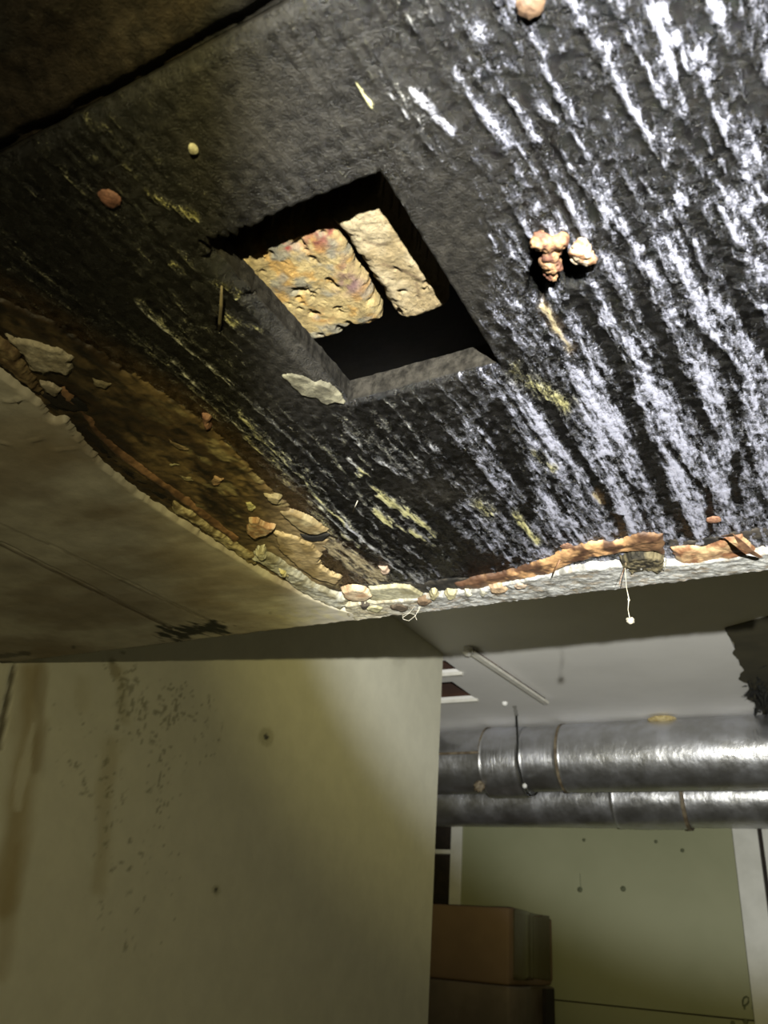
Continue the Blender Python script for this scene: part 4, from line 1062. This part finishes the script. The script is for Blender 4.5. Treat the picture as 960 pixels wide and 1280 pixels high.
# supports in the duct runs that lie outside the picture
for (x, cy, cz, r) in ((-2.4, CY1, CZ1, R1), (.6, CY1, CZ1, R1)):
    seg(d1, x, x + .03, cy, cz, r + .004, M['bent'], 620, None, 'hanger_band')
    box('hanger_rod', x + .008, x + .022, cy - .01, cy + .01, cz + r * .9, HC, M['bent'], d1)
for x in (-2.4, .6):
    seg(d2, x, x + .03, CY2, CZ2, R2 + .004, M['bent'], 621, None, 'hanger_band')
    box('hanger_rod', x + .008, x + .022, CY2 - .01, CY2 + .01, CZ2 + R2 * .9, HC, M['bent'], d2)
# perforated hanger strap over the upper duct
def strap():
    root = empty('hanger_strap', (xb, CY1, HC)); tag(root, 'dark grimy strap hanging from the ceiling across the upper duct', 'strap')
    x0 = xat((650, 940), yf) ; V = []; Fs = []
    path = [(CY1 - R1 - .035, HC), (CY1 - R1 - .018, HC - .06)]
    for a in np.linspace(math.pi * .93, math.pi * 2.05, 34): path.append((CY1 + (R1 + .010) * math.cos(a), CZ1 + (R1 + .010) * math.sin(a)))
    path.append((CY1 + R1 + .012, HC))
    for i, (y, z) in enumerate(path):
        w = .0045 * (.5 + .6 * float(vnoise(np.array(i * .9), np.array(2.), 5))); dx = .006 * (float(vnoise(np.array(i * .5), np.array(7.), 6)) - .5)
        cy, cz = CY1, CZ1; nn = math.hypot(y - cy, z - cz); oy, oz = (y - cy) / nn * .002, (z - cz) / nn * .002
        V += [(x0 - w + dx, y, z), (x0 + w + dx, y, z), (x0 - w + dx, y + oy, z + oz), (x0 + w + dx, y + oy, z + oz)]
    for i in range(len(path) - 1):
        a = 4 * i; Fs += [[a, a + 1, a + 5, a + 4], [a + 2, a + 6, a + 7, a + 3], [a, a + 4, a + 6, a + 2], [a + 1, a + 3, a + 7, a + 5]]
    from_arrays('strap_band', V, Fs, M['black'], root, smooth=False)
    c = on_y((657, 983), CY1 - R1 * .72)
    bm = bmesh.new(); bmesh.ops.create_uvsphere(bm, u_segments=14, v_segments=10, radius=.010, matrix=Matrix.Translation((c[0], CY1 - R1 * .80, c[2])))
    o = bm_obj('bolt_cap', bm, M['bead'], root, True); o['label'] = 'shiny white bolt cap'
strap()
# yellowed insulation tuft between duct and ceiling
def tuftf():
    c = on_y((828, 897), CY1 - .05); bm = bmesh.new()
    bmesh.ops.create_icosphere(bm, subdivisions=5, radius=1, matrix=Matrix.Translation((0, 0, 0)))
    for v in bm.verts:
        k = 1 + .5 * (float(fbm(np.array(v.co.x * 3), np.array(v.co.y * 3 + v.co.z * 3), 650)) - .5)
        v.co = Vector((c[0] + v.co.x * .05 * k, CY1 - .055 + v.co.y * .035 * k, CZ1 + R1 * .93 + v.co.z * .013 * k))
    o = bm_obj('insulation_tuft', bm, M['tuft'], d1, True); o['label'] = 'yellowed insulation tuft'
tuftf()
# loose batten hanging under the ceiling
bt = empty('ceiling_batten', (-1.03, 2.8, HC)); tag(bt, 'loose white batten strip running away under the far ceiling', 'batten')
a = on_z((588, 815), HC - .02); b = on_z((683, 879), HC - .02)
def slat(name, a, b, w, z0, z1, mat, parent):
    t = (b - a)[:2]; t /= np.linalg.norm(t); s = np.array([-t[1], t[0]]) * w / 2
    bm = bmesh.new(); vs = []
    for z in (z0, z1):
        for p, sg in ((a, 1), (b, 1), (b, -1), (a, -1)): vs.append(bm.verts.new((p[0] + s[0] * sg, p[1] + s[1] * sg, z)))
    for f in ([0, 1, 2, 3], [7, 6, 5, 4], [0, 4, 5, 1], [1, 5, 6, 2], [2, 6, 7, 3], [3, 7, 4, 0]): bm.faces.new([vs[i] for i in f])
    return bm_obj(name, bm, mat, parent)
slat('strip', a, b, .020, HC - .024, HC - .014, M['white_strip'], bt)
a2 = a + np.array([-.012, 0, 0]); b2 = b + np.array([-.012, 0, 0])
slat('shade_slat', a2, b2, .018, HC - .014, HC, M['joist'], bt)  # added brown slat standing in for the strip's cast shadow
blob('end_clip', (a[0] - .01, a[1], HC - .016), .016, M['white_strip'], bt, 1, 5)

# cardboard boxes in front of the far wall
def carton(x0, x1, y0, y1, z0, z1, mat, label, tape_=True, seed=1):
    root = empty('cardboard_box', ((x0 + x1) / 2, (y0 + y1) / 2, z0)); tag(root, label, 'box')
    bm = bmesh.new(); box_bm(bm, x0, x1, y0, y1, z0, z1)
    bmesh.ops.bevel(bm, geom=list(bm.edges), offset=.010, segments=3, affect='EDGES', profile=.5)
    bmesh.ops.subdivide_edges(bm, edges=[e for e in bm.edges if e.calc_length() > .1], cuts=14, use_grid_fill=True)
    for v in bm.verts:
        if v.co.x > x1 - .002:
            t = (v.co.y - y0) / (y1 - y0); v.co.x += .018 * math.sin(t * math.pi * 2.2) * (1 if v.co.z > z0 + .02 else .3)
        if tape_ and v.co.z > z1 - .012 and v.co.x > x1 - .06:
            t = (v.co.y - y0) / (y1 - y0); v.co.z += .008 * math.sin(t * 9) - .012 * t
    bm_obj('carton', bm, mat, root, True)
    if tape_:
        yc = on_x((668, 1180), x1)[1]
        bm = bmesh.new(); n = 16; rows = []
        for i in range(n + 1):
            z = z0 + .02 + (z1 - z0 - .02) * i / n; r = []
            for k in range(41):
                y = y0 + .03 + (y1 - y0 - .06) * k / 40; t = (y - y0) / (y1 - y0); x = x1 + .018 * math.sin(t * math.pi * 2.2) + .0015 + .005 * math.exp(-((y - yc) / .018) ** 2)
                r.append(bm.verts.new((x, y, z)))
            rows.append(r)
        for i in range(n):
            for k in range(40): bm.faces.new((rows[i][k], rows[i][k + 1], rows[i + 1][k + 1], rows[i + 1][k]))
        o = bm_obj('packing_tape', bm, M['tape'], root, True)
        mo = o.modifiers.new('s', 'SOLIDIFY'); mo.thickness = .001
    return root
bx1 = float(on_y((636, 1137), 3.6)[0])
carton(bx1 - .62, bx1, 3.60, 4.15, -.105, .178, M['card'], 'plain brown cardboard box with glossy taped side, upper of the two')
bx2 = float(on_y((700, 1245), 4.05)[0])
r2 = carton(bx1 - .60, bx1 + .01, 3.58, 4.14, -.55, -.107, M['card2'], 'greyish cardboard box with dark edge, under the taped box', False, 2)
bm = bmesh.new(); box_bm(bm, bx1 + .014, bx1 + .030, 3.98, 4.10, -.55, -.115); o = bm_obj('dark_corner_flap', bm, M['dark_wood'], r2); o['label'] = 'dark torn corner flap'
# the low bench that carries them (below the picture)
bn = empty('low_bench', (bx1 - .3, 3.85, -ZC)); tag(bn, 'plain wooden bench under the cardboard boxes', 'bench')
box('bench_top', bx1 - .75, bx1 + .10, 3.55, 4.17, -.585, -.552, M['joist'], bn)
for x in (bx1 - .72, bx1 + .03):
    for y in (3.58, 4.10): box('leg', x, x + .04, y, y + .04, -ZC, -.585, M['joist'], bn)
